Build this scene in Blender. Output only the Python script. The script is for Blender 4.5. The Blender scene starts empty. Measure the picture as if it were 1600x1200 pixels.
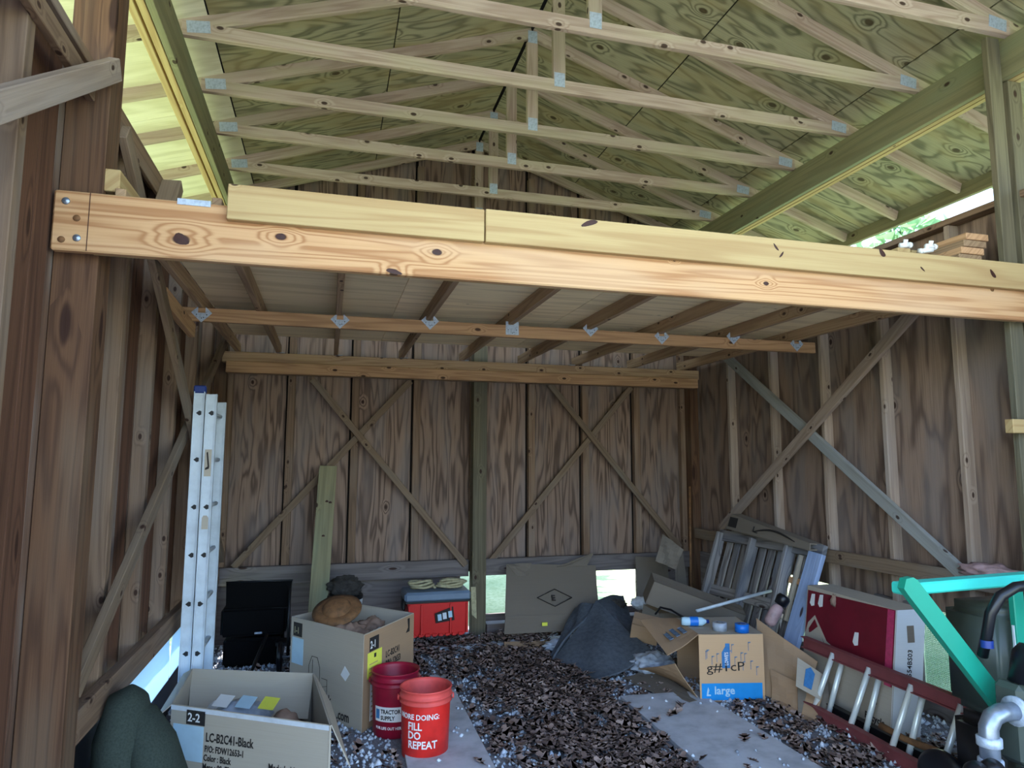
import bpy, bmesh, math, random
import numpy as np
from mathutils import Vector, Matrix
random.seed(7); rng = np.random.default_rng(7)
SC = bpy.context.scene
COL = SC.collection
V = Vector
# ---------------------------------------------------------------- camera, sky, sun, exposure
H = 1.65
YAW, PIT, ROL, F = .2638, .1142, .0029, 1053.9
cam = bpy.data.cameras.new('camera'); camo = bpy.data.objects.new('camera', cam); COL.objects.link(camo)
fw = V((math.sin(YAW)*math.cos(PIT), math.cos(YAW)*math.cos(PIT), math.sin(PIT)))
rt = V((math.cos(YAW), -math.sin(YAW), 0)); up = rt.cross(fw)
rt2 = rt*math.cos(ROL)+up*math.sin(ROL); up2 = up*math.cos(ROL)-rt*math.sin(ROL)
M = Matrix((rt2, up2, -fw)).transposed().to_4x4(); M.translation = V((0, 0, H)); camo.matrix_world = M
cam.sensor_fit = 'HORIZONTAL'; cam.sensor_width = 36; cam.lens = 36*F/1600; cam.clip_start = .05; cam.clip_end = 500
SC.camera = camo
SC.view_settings.view_transform = 'Standard'; SC.view_settings.look = 'None'
SC.view_settings.gamma = 1; SC.view_settings.use_curve_mapping = False
SC.view_settings.exposure = 2.1
W = bpy.data.worlds.new('sky'); SC.world = W; W.use_nodes = True
wn = W.node_tree.nodes; wl = W.node_tree.links; wn.clear()
sky = wn.new('ShaderNodeTexSky'); sky.sky_type = 'NISHITA'; sky.sun_disc = False
SUN_EL, SUN_AZ = math.radians(58), math.radians(-72)      # azimuth from +Y towards +X
sky.sun_elevation = SUN_EL; sky.sun_rotation = SUN_AZ; sky.air_density = 1.0; sky.dust_density = 1.0; sky.ozone_density = 1.0
bg = wn.new('ShaderNodeBackground'); bg.inputs[1].default_value = .34
wo = wn.new('ShaderNodeOutputWorld'); wl.new(sky.outputs[0], bg.inputs[0]); wl.new(bg.outputs[0], wo.inputs[0])
sun = bpy.data.lights.new('sun', 'SUN'); sun.energy = 5.2; sun.angle = math.radians(.6); sun.color = (1, .97, .93)
suno = bpy.data.objects.new('sun', sun); COL.objects.link(suno); suno.location = (-8, 3, 12)
sd = V((math.sin(SUN_AZ)*math.cos(SUN_EL), math.cos(SUN_AZ)*math.cos(SUN_EL), math.sin(SUN_EL)))
suno.rotation_euler = sd.to_track_quat('Z', 'Y').to_euler()
SC.cycles.max_bounces = 10; SC.cycles.diffuse_bounces = 7; SC.cycles.sample_clamp_indirect = 8

# ---------------------------------------------------------------- materials
def newmat(n):
    m = bpy.data.materials.new(n); m.use_nodes = True; nt = m.node_tree
    b = nt.nodes['Principled BSDF']; b.inputs['Specular IOR Level'].default_value = .25
    return m, nt, b
class NT:
    def __init__(s, nt): s.nt = nt
    def n(s, t, **k):
        x = s.nt.nodes.new(t)
        for a, v in k.items(): setattr(x, a, v)
        return x
    def put(s, sock, v):
        if hasattr(v, 'is_output') or isinstance(v, bpy.types.NodeSocket): s.nt.links.new(v, sock)
        else: sock.default_value = v
    def m(s, op, a, b=None, c=None, clamp=False):
        x = s.n('ShaderNodeMath', operation=op); x.use_clamp = clamp; s.put(x.inputs[0], a)
        if b is not None: s.put(x.inputs[1], b)
        if c is not None: s.put(x.inputs[2], c)
        return x.outputs[0]
    def mix(s, f, a, b, bt='MIX'):
        x = s.n('ShaderNodeMix', data_type='RGBA', blend_type=bt)
        s.put(x.inputs[0], f); s.put(x.inputs[6], a); s.put(x.inputs[7], b); return x.outputs[2]
    def rng(s, v, a, b, c=0., d=1., smooth=True):
        x = s.n('ShaderNodeMapRange'); x.interpolation_type = 'SMOOTHSTEP' if smooth else 'LINEAR'
        s.put(x.inputs[0], v)
        for i, q in enumerate((a, b, c, d)): x.inputs[i+1].default_value = q
        return x.outputs[0]
    def noise(s, vec, sc=1., det=2., rough=.5, dist=0.):
        x = s.n('ShaderNodeTexNoise'); s.put(x.inputs['Vector'], vec); x.inputs['Scale'].default_value = sc
        x.inputs['Detail'].default_value = det; x.inputs['Roughness'].default_value = rough; x.inputs['Distortion'].default_value = dist
        return x.outputs[0]
    def xyz(s, x, y, z=0.):
        c = s.n('ShaderNodeCombineXYZ'); s.put(c.inputs[0], x); s.put(c.inputs[1], y); s.put(c.inputs[2], z); return c.outputs[0]
def c4(c): return (c[0]/255, c[1]/255, c[2]/255)
def lin(c):
    r = []
    for v in c: v /= 255.; r.append(v/12.92 if v <= .04045 else ((v+.055)/1.055)**2.4)
    return (*r, 1)
def wood(name, base, dark, sx=.6, sy=8., K=9., amt=.6, knots=.5, kx=2.2, ky=7., krad=.10, knotcol=(48, 28, 20),
         grey=None, greyamt=.4, rough=.75, bump=.25, var=.25, list_knots=(), fine=.35):
    m, nt, b = newmat(name); g = NT(nt)
    tc = g.n('ShaderNodeTexCoord'); sp = g.n('ShaderNodeSeparateXYZ'); nt.links.new(tc.outputs['Object'], sp.inputs[0])
    oi = g.n('ShaderNodeObjectInfo'); rnd = oi.outputs['Random']
    x0, v0 = sp.outputs[0], g.m('ADD', sp.outputs[1], sp.outputs[2])
    x = g.m('MULTIPLY_ADD', rnd, 53., x0); v = g.m('MULTIPLY_ADD', rnd, 17., v0)
    P = g.xyz(g.m('MULTIPLY', x, sx), g.m('MULTIPLY', v, sy), g.m('MULTIPLY', rnd, 31.))
    n = g.noise(P, 1., 2.5, .5, .35)
    push = None; kmask = None
    if knots > 0:
        vo = g.n('ShaderNodeTexVoronoi', voronoi_dimensions='2D', feature='F1'); vo.inputs['Scale'].default_value = 1.
        nt.links.new(g.xyz(g.m('MULTIPLY', x, kx), g.m('MULTIPLY', v, ky)), vo.inputs['Vector'])
        sc = g.n('ShaderNodeSeparateColor'); nt.links.new(vo.outputs['Color'], sc.inputs[0])
        gate = g.m('GREATER_THAN', sc.outputs[0], 1-knots)
        d = g.m('ADD', vo.outputs['Distance'], g.m('MULTIPLY', g.noise(P, 9., 1.), .03))
        kmask = g.m('MULTIPLY', g.rng(d, krad*.75, krad*1.25, 1., 0.), gate)
        push = g.m('MULTIPLY', g.rng(d, 0, krad*3.6, 1., 0.), gate)
    for (kx_, kv_, kr_) in list_knots:
        dx = g.m('MULTIPLY', g.m('SUBTRACT', x0, kx_), .62); dv = g.m('SUBTRACT', v0, kv_)
        d = g.m('SQRT', g.m('ADD', g.m('MULTIPLY', dx, dx), g.m('MULTIPLY', dv, dv)))
        k1 = g.rng(d, kr_*.8, kr_*1.15, 1., 0.); p1 = g.rng(d, 0, kr_*5, 1., 0.)
        kmask = k1 if kmask is None else g.m('MAXIMUM', kmask, k1)
        push = p1 if push is None else g.m('MAXIMUM', push, p1)
    nn = n if push is None else g.m('MULTIPLY_ADD', push, .28, n)
    w = g.m('MULTIPLY_ADD', g.m('SINE', g.m('MULTIPLY', nn, K*6.2832)), .5, .5)
    w = g.m('POWER', w, 2.2)
    fib = g.noise(g.xyz(g.m('MULTIPLY', x, 2.5), g.m('MULTIPLY', v, 160.), 0.), 1., 2., .6)
    tone = g.noise(g.xyz(g.m('MULTIPLY', x, 1.1), g.m('MULTIPLY', v, 5.), 3.), 1., 2.)
    col = g.mix(g.m('MULTIPLY', w, amt), lin(base), lin(dark))
    col = g.mix(g.m('MULTIPLY', g.rng(fib, .35, .75), fine), col, lin(dark))
    if grey: col = g.mix(g.m('MULTIPLY', g.rng(tone, .42, .68), greyamt), col, lin(grey))
    if kmask is not None: col = g.mix(g.m('MULTIPLY', kmask, .92), col, lin(knotcol))
    hs = g.n('ShaderNodeHueSaturation'); nt.links.new(col, hs.inputs['Color'])
    nt.links.new(g.m('MULTIPLY_ADD', rnd, 2*var, 1-var), hs.inputs['Value'])
    nt.links.new(hs.outputs[0], b.inputs['Base Color']); b.inputs['Roughness'].default_value = rough
    if bump:
        bp = g.n('ShaderNodeBump'); bp.inputs['Strength'].default_value = bump; bp.inputs['Distance'].default_value = .004
        nt.links.new(g.m('ADD', g.m('MULTIPLY', w, -.6), g.m('MULTIPLY', fib, .8)), bp.inputs['Height']); nt.links.new(bp.outputs[0], b.inputs['Normal'])
    return m
def plain(name, col, rough=.5, metal=0., nz=.12, ns=14., bump=0., spec=.4, dark=None, trans=0.):
    m, nt, b = newmat(name); g = NT(nt); tc = g.n('ShaderNodeTexCoord')
    n = g.noise(tc.outputs['Object'], ns, 4., .6)
    c2 = dark if dark else tuple(int(c*.62) for c in col)
    nt.links.new(g.mix(g.m('MULTIPLY', g.rng(n, .35, .75), nz if not dark else 1.), lin(col), lin(c2)), b.inputs['Base Color'])
    b.inputs['Roughness'].default_value = rough; b.inputs['Metallic'].default_value = metal; b.inputs['Specular IOR Level'].default_value = spec
    if trans: b.inputs['Transmission Weight'].default_value = trans
    if bump:
        bp = g.n('ShaderNodeBump'); bp.inputs['Strength'].default_value = bump; bp.inputs['Distance'].default_value = .01
        nt.links.new(n, bp.inputs['Height']); nt.links.new(bp.outputs[0], b.inputs['Normal'])
    return m
MT = {}
BEAMK = [(-1.969, -.059, .020), (-1.604, -.015, .014), (-.972, -.025, .014), (.644, -.044, .010), (-1.152, -.124, .012), (.15, .03, .005)]
MT['beam'] = wood('new_pine_beam', (194, 154, 112), (140, 88, 50), sx=.32, sy=9, K=9, amt=0.65, knots=0, list_knots=BEAMK, var=.02, bump=.12, grey=(194, 162, 128), greyamt=.5, fine=.18)
MT['beamdark'] = wood('weathered_pine', (188, 148, 110), (130, 94, 66), sx=.5, sy=9, K=8, amt=.5, knots=0.25, var=.1, bump=.2, kx=4, ky=8)
MT['pine'] = wood('yellow_pine', (176, 152, 108), (142, 106, 68), sx=.35, sy=9, K=6, amt=.45, knots=0.12, var=.06, bump=.12, krad=.07, fine=.18, kx=4, ky=8)
MT['joist'] = wood('joist_pine', (164, 136, 106), (112, 84, 62), sx=.5, sy=10, K=7, amt=.5, knots=0.25, var=.14, bump=.2, kx=5, ky=8)
MT['truss'] = wood('truss_lumber', (178, 158, 144), (128, 102, 88), sx=.6, sy=9, K=7, amt=.45, knots=0.3, kx=4.5, ky=8, krad=0.11, var=.12, bump=.2, grey=(172, 164, 132), greyamt=.5)
MT['green'] = wood('treated_lumber', (134, 128, 98), (92, 88, 68), sx=.4, sy=8, K=6, amt=.4, knots=.25, var=.08, grey=(120, 128, 104), greyamt=.5, kx=4, ky=7)
MT['post'] = wood('treated_post', (98, 70, 50), (58, 38, 28), sx=.4, sy=9, K=7, amt=.6, knots=.5, kx=1.4, ky=6, krad=.13, var=.06, grey=(112, 98, 82), greyamt=.4)
MT['postr'] = wood('dark_grey_post', (106, 98, 78), (70, 64, 50), sx=.4, sy=9, K=7, amt=.5, knots=.3, var=.05, grey=(84, 84, 74), greyamt=.5, kx=4, ky=7)  # dark grey-green post timber
MT['tar'] = plain('dark_building_paper', (34, 28, 26), .95, 0, .2)
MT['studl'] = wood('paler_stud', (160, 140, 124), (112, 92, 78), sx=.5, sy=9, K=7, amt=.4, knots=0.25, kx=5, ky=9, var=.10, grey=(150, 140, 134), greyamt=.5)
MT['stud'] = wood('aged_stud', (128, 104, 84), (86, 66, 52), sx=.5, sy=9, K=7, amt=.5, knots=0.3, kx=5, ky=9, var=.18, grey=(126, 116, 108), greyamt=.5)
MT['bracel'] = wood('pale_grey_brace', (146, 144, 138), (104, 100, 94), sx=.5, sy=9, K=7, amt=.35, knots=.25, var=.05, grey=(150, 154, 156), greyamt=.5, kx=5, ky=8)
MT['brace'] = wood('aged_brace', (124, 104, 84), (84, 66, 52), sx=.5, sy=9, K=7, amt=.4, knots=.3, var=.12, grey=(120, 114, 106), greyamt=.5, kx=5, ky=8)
MT['sheet'] = wood('aged_plywood', (142, 118, 102), (56, 41, 34), sx=.7, sy=6.5, K=8, amt=.72, knots=0.15, kx=2, ky=3, krad=0.055, var=.13, grey=(122, 112, 108), greyamt=.55, bump=.35, fine=.4)
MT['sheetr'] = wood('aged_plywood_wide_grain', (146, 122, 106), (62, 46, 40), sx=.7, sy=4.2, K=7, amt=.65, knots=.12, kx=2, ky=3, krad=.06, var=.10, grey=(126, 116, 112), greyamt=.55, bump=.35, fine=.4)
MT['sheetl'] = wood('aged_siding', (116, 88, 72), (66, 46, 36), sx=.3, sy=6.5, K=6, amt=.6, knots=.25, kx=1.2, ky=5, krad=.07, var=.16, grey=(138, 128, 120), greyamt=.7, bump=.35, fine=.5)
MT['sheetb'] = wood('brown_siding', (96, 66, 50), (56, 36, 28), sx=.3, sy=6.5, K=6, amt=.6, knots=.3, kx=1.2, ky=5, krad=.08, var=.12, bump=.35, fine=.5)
MT['deck'] = wood('roof_plywood', (164, 158, 130), (82, 80, 62), sx=1.1, sy=4.2, K=9, amt=.72, knots=.55, kx=1.9, ky=2.6, krad=.075, knotcol=(70, 58, 38), var=.10, grey=(160, 142, 100), greyamt=.5, bump=.3, fine=.3)
MT['soffit_lit'] = wood('sunlit_soffit_plywood', (232, 226, 200), (190, 182, 146), sx=1.0, sy=2.6, K=6, amt=.45, knots=.4, kx=1.9, ky=2.6, krad=.06, knotcol=(150, 120, 60), var=.05)  # left overhang ply only, paler to put its sunlit brightness into the colour
MT['loftply'] = wood('loft_plywood', (240, 218, 176), (186, 160, 120), sx=.5, sy=5, K=5, amt=.4, knots=.15, kx=2, ky=6, krad=.04, var=.1, fine=.35)
MT['greyply'] = wood('grey_board', (120, 112, 110), (82, 74, 72), sx=.5, sy=7, K=7, amt=.5, knots=.3, var=.1)
MT['plank'] = plain('dusty_board', (192, 194, 200), .9, 0, .5, 5, .2, .1)
MT['pallet'] = wood('grey_pallet_wood', (142, 136, 132), (62, 56, 54), sx=.8, sy=8, K=8, amt=.6, knots=.3, var=.25, grey=(96, 104, 118), greyamt=.5)
MT['card'] = wood('cardboard', (166, 136, 106), (150, 120, 92), sx=.1, sy=2, K=1, amt=.3, knots=0, var=.05, bump=.03, fine=.25, rough=.85, grey=(146, 122, 100), greyamt=.5)
MT['cardl'] = wood('pale_cardboard', (176, 166, 150), (156, 144, 126), sx=.1, sy=2, K=1, amt=.3, knots=0, var=.03, bump=.03, fine=.2, rough=.85, grey=(160, 152, 140), greyamt=.5)
MT['cardo'] = wood('orange_cardboard', (206, 168, 128), (190, 150, 112), sx=.1, sy=2, K=1, amt=.3, knots=0, var=.03, bump=.03, fine=.2, rough=.85, grey=(200, 166, 132), greyamt=.5)
MT['cardw'] = wood('white_cardboard', (206, 210, 212), (184, 188, 190), sx=.1, sy=2, K=1, amt=.3, knots=0, var=.03, bump=.03, fine=.15, rough=.8)
MT['cardd'] = wood('dusty_cardboard', (118, 108, 96), (100, 90, 80), sx=.1, sy=2, K=1, amt=.3, knots=0, var=.05, bump=.03, fine=.2, rough=.9)
MT['plate'] = plain('galvanized_steel', (176, 188, 204), .5, .2, .5, 60, .1)
MT['alu'] = plain('dull_aluminium', (196, 206, 214), .5, .15, .3, 9)
MT['rung'] = plain('bright_aluminium', (232, 238, 234), .32, .3, .2, 9)
MT['steel'] = plain('cast_steel', (146, 156, 170), .35, .7, .5, 18)
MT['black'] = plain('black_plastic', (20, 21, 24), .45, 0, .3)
MT['blackd'] = plain('matt_black_plastic', (7, 7, 8), .8, 0, .2, spec=.1)
MT['rubber'] = plain('black_rubber', (16, 18, 24), .35, 0, .3)
MT['ink'] = plain('black_ink', (38, 34, 32), .8, 0, .1)
MT['blueink'] = plain('blue_ink', (62, 122, 176), .8, 0, .4, 40)
MT['faintink'] = plain('worn_blue_ink', (112, 132, 156), .85, 0, .9, 30)
MT['white'] = plain('white_print', (226, 226, 224), .7, 0, .1)
MT['whitep'] = plain('white_plastic', (210, 216, 222), .5, 0, .3)
MT['cyan'] = plain('cyan_print', (22, 142, 214), .7, 0, .15)
MT['cap'] = plain('blue_plastic', (26, 52, 120), .4)
MT['bluep'] = plain('bright_blue_tape', (26, 112, 206), .35)
MT['yellow'] = plain('yellow_paper', (226, 226, 84), .8)
MT['paleblue'] = plain('pale_blue_paper', (176, 206, 222), .8)
MT['red'] = plain('red_plastic', (222, 44, 38), .42, 0, .5, 7)
MT['redrim'] = plain('dusty_red_plastic', (226, 84, 78), .55, 0, .5, 7)
MT['maroon'] = plain('maroon_plastic', (150, 20, 48), .4, 0, .4, 8)
MT['plankb'] = wood('blue_grey_plank', (150, 168, 200), (96, 108, 132), sx=.5, sy=8, K=7, amt=.3, knots=.3, var=.03, grey=(128, 146, 178), greyamt=.6)
MT['redbox'] = plain('maroon_print', (110, 18, 36), .55, 0, .35, 6)
MT['magenta'] = plain('magenta_tape', (190, 60, 100), .3, 0, .5, 30)
MT['ladderred'] = plain('red_fibreglass', (128, 66, 68), .6, 0, .4, 6)
MT['toolred'] = plain('toolbox_red', (206, 34, 32), .4)
MT['toolgrey'] = plain('toolbox_grey', (104, 122, 142), .45)
MT['strap'] = plain('tan_strap', (170, 162, 128), .85, 0, .6, 40)
MT['machine_lit'] = plain('lit_teal_paint', (60, 200, 184), .45, 0, .15, 5)  # frame teal made lighter, carrying the light on the bar's top face
MT['machine'] = plain('teal_green_paint', (24, 142, 118), .45, 0, .15, 5)
MT['tank'] = plain('dark_green_tank', (62, 72, 66), .4, 0, .4, 4)
MT['mat'] = plain('dark_grey_felt', (88, 94, 102), .95, 0, .5, 30, .3, .1)
MT['olive'] = plain('olive_fabric', (58, 66, 60), .9, 0, .5, 120, .2, .1)
MT['bagw'] = plain('clear_plastic_bag', (168, 176, 188), .3, 0, .6, 12, .3)
MT['paper'] = plain('brown_paper', (150, 122, 104), .8, 0, .7, 9, .3)
MT['pinkp'] = plain('dusty_pink_plastic', (176, 146, 146), .5, 0, .6, 9)
MT['cloth'] = plain('dark_cloth', (62, 58, 54), .95, 0, .7, 25, .4)
MT['knot'] = plain('dark_knot', (60, 28, 18), .6, 0, .7, 60)
MT['rust'] = plain('rusty_brown', (120, 84, 52), .8, 0, .8, 20)
MT['shingle'] = plain('asphalt_shingle', (58, 56, 54), .95, 0, .6, 40)
MT['bark'] = plain('tree_bark', (92, 78, 64), .95, 0, .8, 12)
def foliage_mat():
    m, nt, b = newmat('tree_leaves'); g = NT(nt); tc = g.n('ShaderNodeTexCoord')
    n = g.noise(tc.outputs['Object'], 1.6, 3.)
    nt.links.new(g.mix(g.rng(n, .35, .65), lin((84, 122, 84)), lin((140, 172, 124))), b.inputs['Base Color']); b.inputs['Roughness'].default_value = .6
    tr = g.n('ShaderNodeBsdfTranslucent'); tr.inputs[0].default_value = lin((140, 176, 120))
    mx = g.n('ShaderNodeMixShader'); mx.inputs[0].default_value = .35
    nt.links.new(b.outputs[0], mx.inputs[1]); nt.links.new(tr.outputs[0], mx.inputs[2])
    nt.links.new(mx.outputs[0], nt.nodes['Material Output'].inputs[0]); return m
MT['foliage'] = foliage_mat()
def lawn_mat():
    m, nt, b = newmat('lawn_grass'); g = NT(nt); tc = g.n('ShaderNodeTexCoord')
    n = g.noise(tc.outputs['Object'], .5, 5., .6); n2 = g.noise(tc.outputs['Object'], 22., 3., .7)
    c = g.mix(g.rng(n, .35, .65), lin((136, 154, 114)), lin((170, 180, 140)))
    nt.links.new(g.mix(g.m('MULTIPLY', g.rng(n2, .4, .7), .5), c, lin((88, 118, 52))), b.inputs['Base Color']); b.inputs['Roughness'].default_value = .9
    return m
MT['lawn'] = lawn_mat()
def soil_mat():
    m, nt, b = newmat('gravel_soil'); g = NT(nt); tc = g.n('ShaderNodeTexCoord')
    n = g.noise(tc.outputs['Object'], 3., 5., .6); n2 = g.noise(tc.outputs['Object'], 60., 3., .7)
    c = g.mix(g.rng(n, .35, .65), lin((112, 110, 114)), lin((140, 140, 146)))
    nt.links.new(g.mix(g.m('MULTIPLY', g.rng(n2, .4, .7), .6), c, lin((52, 46, 44))), b.inputs['Base Color']); b.inputs['Roughness'].default_value = .95
    return m
MT['soil'] = soil_mat()
MT['bounce'] = plain('neutral_bounce_grey', (176, 174, 176), .95, 0, .4, 30)
def rndcol_mat(name, cols, rough=.85):
    m, nt, b = newmat(name); g = NT(nt); at = g.n('ShaderNodeAttribute'); at.attribute_name = 'tint'; oi = g.n('ShaderNodeObjectInfo')
    v = g.m('FRACT', g.m('ADD', at.outputs['Fac'], oi.outputs['Random']))
    r = g.n('ShaderNodeValToRGB'); nt.links.new(v, r.inputs[0]); e = r.color_ramp.elements
    e[0].color = lin(cols[0]); e[1].color = lin(cols[-1])
    for i, c in enumerate(cols[1:-1]): x = e.new((i+1)/(len(cols)-1)); x.color = lin(c)
    nt.links.new(r.outputs[0], b.inputs['Base Color']); b.inputs['Roughness'].default_value = rough; return m
MT['leaf'] = rndcol_mat('dry_leaf', [(104, 84, 76), (144, 122, 112), (84, 68, 64), (170, 148, 138), (122, 102, 94)])
MT['stone'] = rndcol_mat('gravel_stone', [(156, 164, 176), (208, 216, 228), (124, 130, 140), (234, 240, 246), (180, 188, 200)])
def sheet_tr():
    m, nt, b = newmat('translucent_white_sheeting'); b.inputs['Base Color'].default_value = lin((214, 226, 240))
    tr = nt.nodes.new('ShaderNodeBsdfTranslucent'); tr.inputs[0].default_value = lin((190, 215, 240)); mx = nt.nodes.new('ShaderNodeMixShader'); mx.inputs[0].default_value = .5
    nt.links.new(b.outputs[0], mx.inputs[1]); nt.links.new(tr.outputs[0], mx.inputs[2]); nt.links.new(mx.outputs[0], nt.nodes['Material Output'].inputs[0]); return m
MT['sheetw'] = sheet_tr()
def mesh_mat():
    m, nt, b = newmat('green_shade_net'); b.inputs['Base Color'].default_value = lin((120, 170, 130)); b.inputs['Roughness'].default_value = .7; return m
MT['net'] = mesh_mat()

# ---------------------------------------------------------------- object helpers
def link(name, me, mat, parent=None, mw=None):
    o = bpy.data.objects.new(name, me); COL.objects.link(o)
    if mat is not None and not me.materials: me.materials.append(MT[mat] if isinstance(mat, str) else mat)
    mw = mw if mw is not None else Matrix()
    if parent is not None:
        o.parent = parent; o.matrix_parent_inverse = Matrix(); o.matrix_basis = ROOTM[parent.name].inverted() @ mw
    else: o.matrix_basis = mw
    ROOTM[o.name] = mw
    return o
ROOTM = {}
def tag(o, label=None, cat=None, group=None, kind=None):
    if label: o['label'] = label
    if cat: o['category'] = cat
    if group: o['group'] = group
    if kind: o['kind'] = kind
    return o
def thing(name, label, cat, loc=(0, 0, 0), group=None, kind=None):
    o = bpy.data.objects.new(name, None); COL.objects.link(o); o.location = loc; o.empty_display_size = .1
    ROOTM[o.name] = Matrix.Translation(V(loc)); return tag(o, label, cat, group, kind)
def pydata(verts, faces, smooth=False):
    me = bpy.data.meshes.new('m'); me.from_pydata([tuple(v) for v in verts], [], faces); me.update()
    if smooth: me.polygons.foreach_set('use_smooth', [True]*len(me.polygons))
    return me
def frombm(bm, smooth=False):
    me = bpy.data.meshes.new('m'); bmesh.ops.recalc_face_normals(bm, faces=bm.faces); bm.to_mesh(me); bm.free()
    if smooth: me.polygons.foreach_set('use_smooth', [True]*len(me.polygons))
    return me
def boxme(sx, sy, sz, bev=.003):
    bm = bmesh.new(); bmesh.ops.create_cube(bm, size=1, matrix=Matrix.Diagonal((sx, sy, sz, 1)))
    if bev and min(sx, sy, sz) > bev*3: bmesh.ops.bevel(bm, geom=bm.edges[:], offset=bev, segments=1, affect='EDGES')
    return frombm(bm)
def basis(x, z):
    x = V(x).normalized(); z = V(z); z = (z-x*z.dot(x)).normalized(); y = z.cross(x)
    return Matrix((x, y, z)).transposed()
def board(name, p0, p1, w, t, up_, mat, parent=None, bev=.003):
    """box from p0 to p1; thickness t along up_, width w across"""
    p0, p1 = V(p0), V(p1); L = (p1-p0).length
    R = basis(p1-p0, up_).to_4x4(); R.translation = (p0+p1)/2
    return link(name, boxme(L, w, t, bev), mat, parent, R)
def aabb(name, lo, hi, mat, parent=None, axis=0, bev=.003):
    lo, hi = V(lo), V(hi); c = (lo+hi)/2; s = hi-lo
    if axis == 0: return board(name, (lo.x, c.y, c.z), (hi.x, c.y, c.z), s.y, s.z, (0, 0, 1), mat, parent, bev)
    if axis == 1: return board(name, (c.x, lo.y, c.z), (c.x, hi.y, c.z), s.x, s.z, (0, 0, 1), mat, parent, bev)
    return board(name, (c.x, c.y, lo.z), (c.x, c.y, hi.z), s.y, s.x, (1, 0, 0), mat, parent, bev)
def slab(name, q, t, mat, parent=None, flip=1, subdiv=0, warp=0.):
    """quad p0,p1,p2,p3 extruded by t; local X along p0->p1"""
    q = [V(p) for p in q]; n = (q[1]-q[0]).cross(q[3]-q[0]).normalized()*flip
    R = basis(q[1]-q[0], n).to_4x4(); R.translation = q[0]; I = R.inverted(); l = [I @ p for p in q]
    if not warp:
        m = pydata(l+[p+V((0, 0, -t)) for p in l], [(0, 1, 2, 3), (7, 6, 5, 4), (0, 4, 5, 1), (1, 5, 6, 2), (2, 6, 7, 3), (3, 7, 4, 0)])
    else:
        N = subdiv; vs = []; ph = random.random()*9
        for k in (0, 1):
            for i in range(N+1):
                for j in range(N+1):
                    u, v = i/N, j/N; p = l[0]*(1-u)*(1-v)+l[1]*u*(1-v)+l[2]*u*v+l[3]*(1-u)*v
                    vs.append(p+V((0, 0, warp*(math.sin(u*5+ph)*math.cos(v*4+ph*2)+.4*math.sin(9*u+7*v+ph))-k*t)))
        fs = []; S = (N+1)**2
        for i in range(N):
            for j in range(N):
                a = i*(N+1)+j; b_ = a+N+1; fs.append((a, b_, b_+1, a+1)); fs.append((S+a, S+a+1, S+b_+1, S+b_))
        for i in range(N):
            for a, b_ in ((i*(N+1), (i+1)*(N+1)), ((i+1)*(N+1)+N, i*(N+1)+N), (i+1, i), (N*(N+1)+i, N*(N+1)+i+1)): fs.append((a, S+a, S+b_, b_))
        m = pydata(vs, fs)
    bm = bmesh.new(); bm.from_mesh(m); bmesh.ops.recalc_face_normals(bm, faces=bm.faces); bm.to_mesh(m); bm.free()
    return link(name, m, mat, parent, R)
def tubeme(pts, rad, seg=10, cap=True):
    pts = [V(p) for p in pts]; n = len(pts); rads = rad if isinstance(rad, (list, tuple)) else [rad]*n
    vs = []; fs = []; ref = None
    for i, p in enumerate(pts):
        t = (pts[min(i+1, n-1)]-pts[max(i-1, 0)]).normalized()
        if ref is None: ref = t.orthogonal().normalized()
        ref = (ref-t*ref.dot(t)).normalized(); b_ = t.cross(ref)
        for k in range(seg):
            a = 2*math.pi*k/seg; vs.append(p+(ref*math.cos(a)+b_*math.sin(a))*rads[i])
    for i in range(n-1):
        for k in range(seg): fs.append((i*seg+k, i*seg+(k+1) % seg, (i+1)*seg+(k+1) % seg, (i+1)*seg+k))
    if cap: fs += [tuple(range(seg))[::-1], tuple((n-1)*seg+k for k in range(seg))]
    return pydata(vs, fs, True)
def tube(name, pts, rad, mat, parent=None, seg=10, loc=None):
    c = V(loc) if loc is not None else V(pts[0]); return link(name, tubeme([V(p)-c for p in pts], rad, seg), mat, parent, Matrix.Translation(c))
def lathe(name, prof, mat, parent=None, loc=(0, 0, 0), seg=40, rot=None, smooth=True):
    vs = []; fs = []; n = len(prof)
    for r, z in prof:
        for k in range(seg): a = 2*math.pi*k/seg; vs.append((r*math.cos(a), r*math.sin(a), z))
    for i in range(n-1):
        for k in range(seg): fs.append((i*seg+k, i*seg+(k+1) % seg, (i+1)*seg+(k+1) % seg, (i+1)*seg+k))
    me = pydata(vs, fs, smooth); mw = Matrix.Translation(V(loc))
    if rot is not None: mw = mw @ rot
    return link(name, me, mat, parent, mw)
def crumple(name, c, size, mat, parent=None, amp=.25, seed=0, sub=4, freq=4.):
    from mathutils import noise
    bm = bmesh.new(); bmesh.ops.create_icosphere(bm, subdivisions=sub, radius=1)
    for v in bm.verts:
        n = noise.turbulence(v.co*freq*.5+V((seed*7.3, 0, 0)), 3, True); v.co *= 1-amp+amp*2*n
        v.co = V((v.co.x*size[0], v.co.y*size[1], v.co.z*size[2]))
    return link(name, frombm(bm, True), mat, parent, Matrix.Translation(V(c)))
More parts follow.
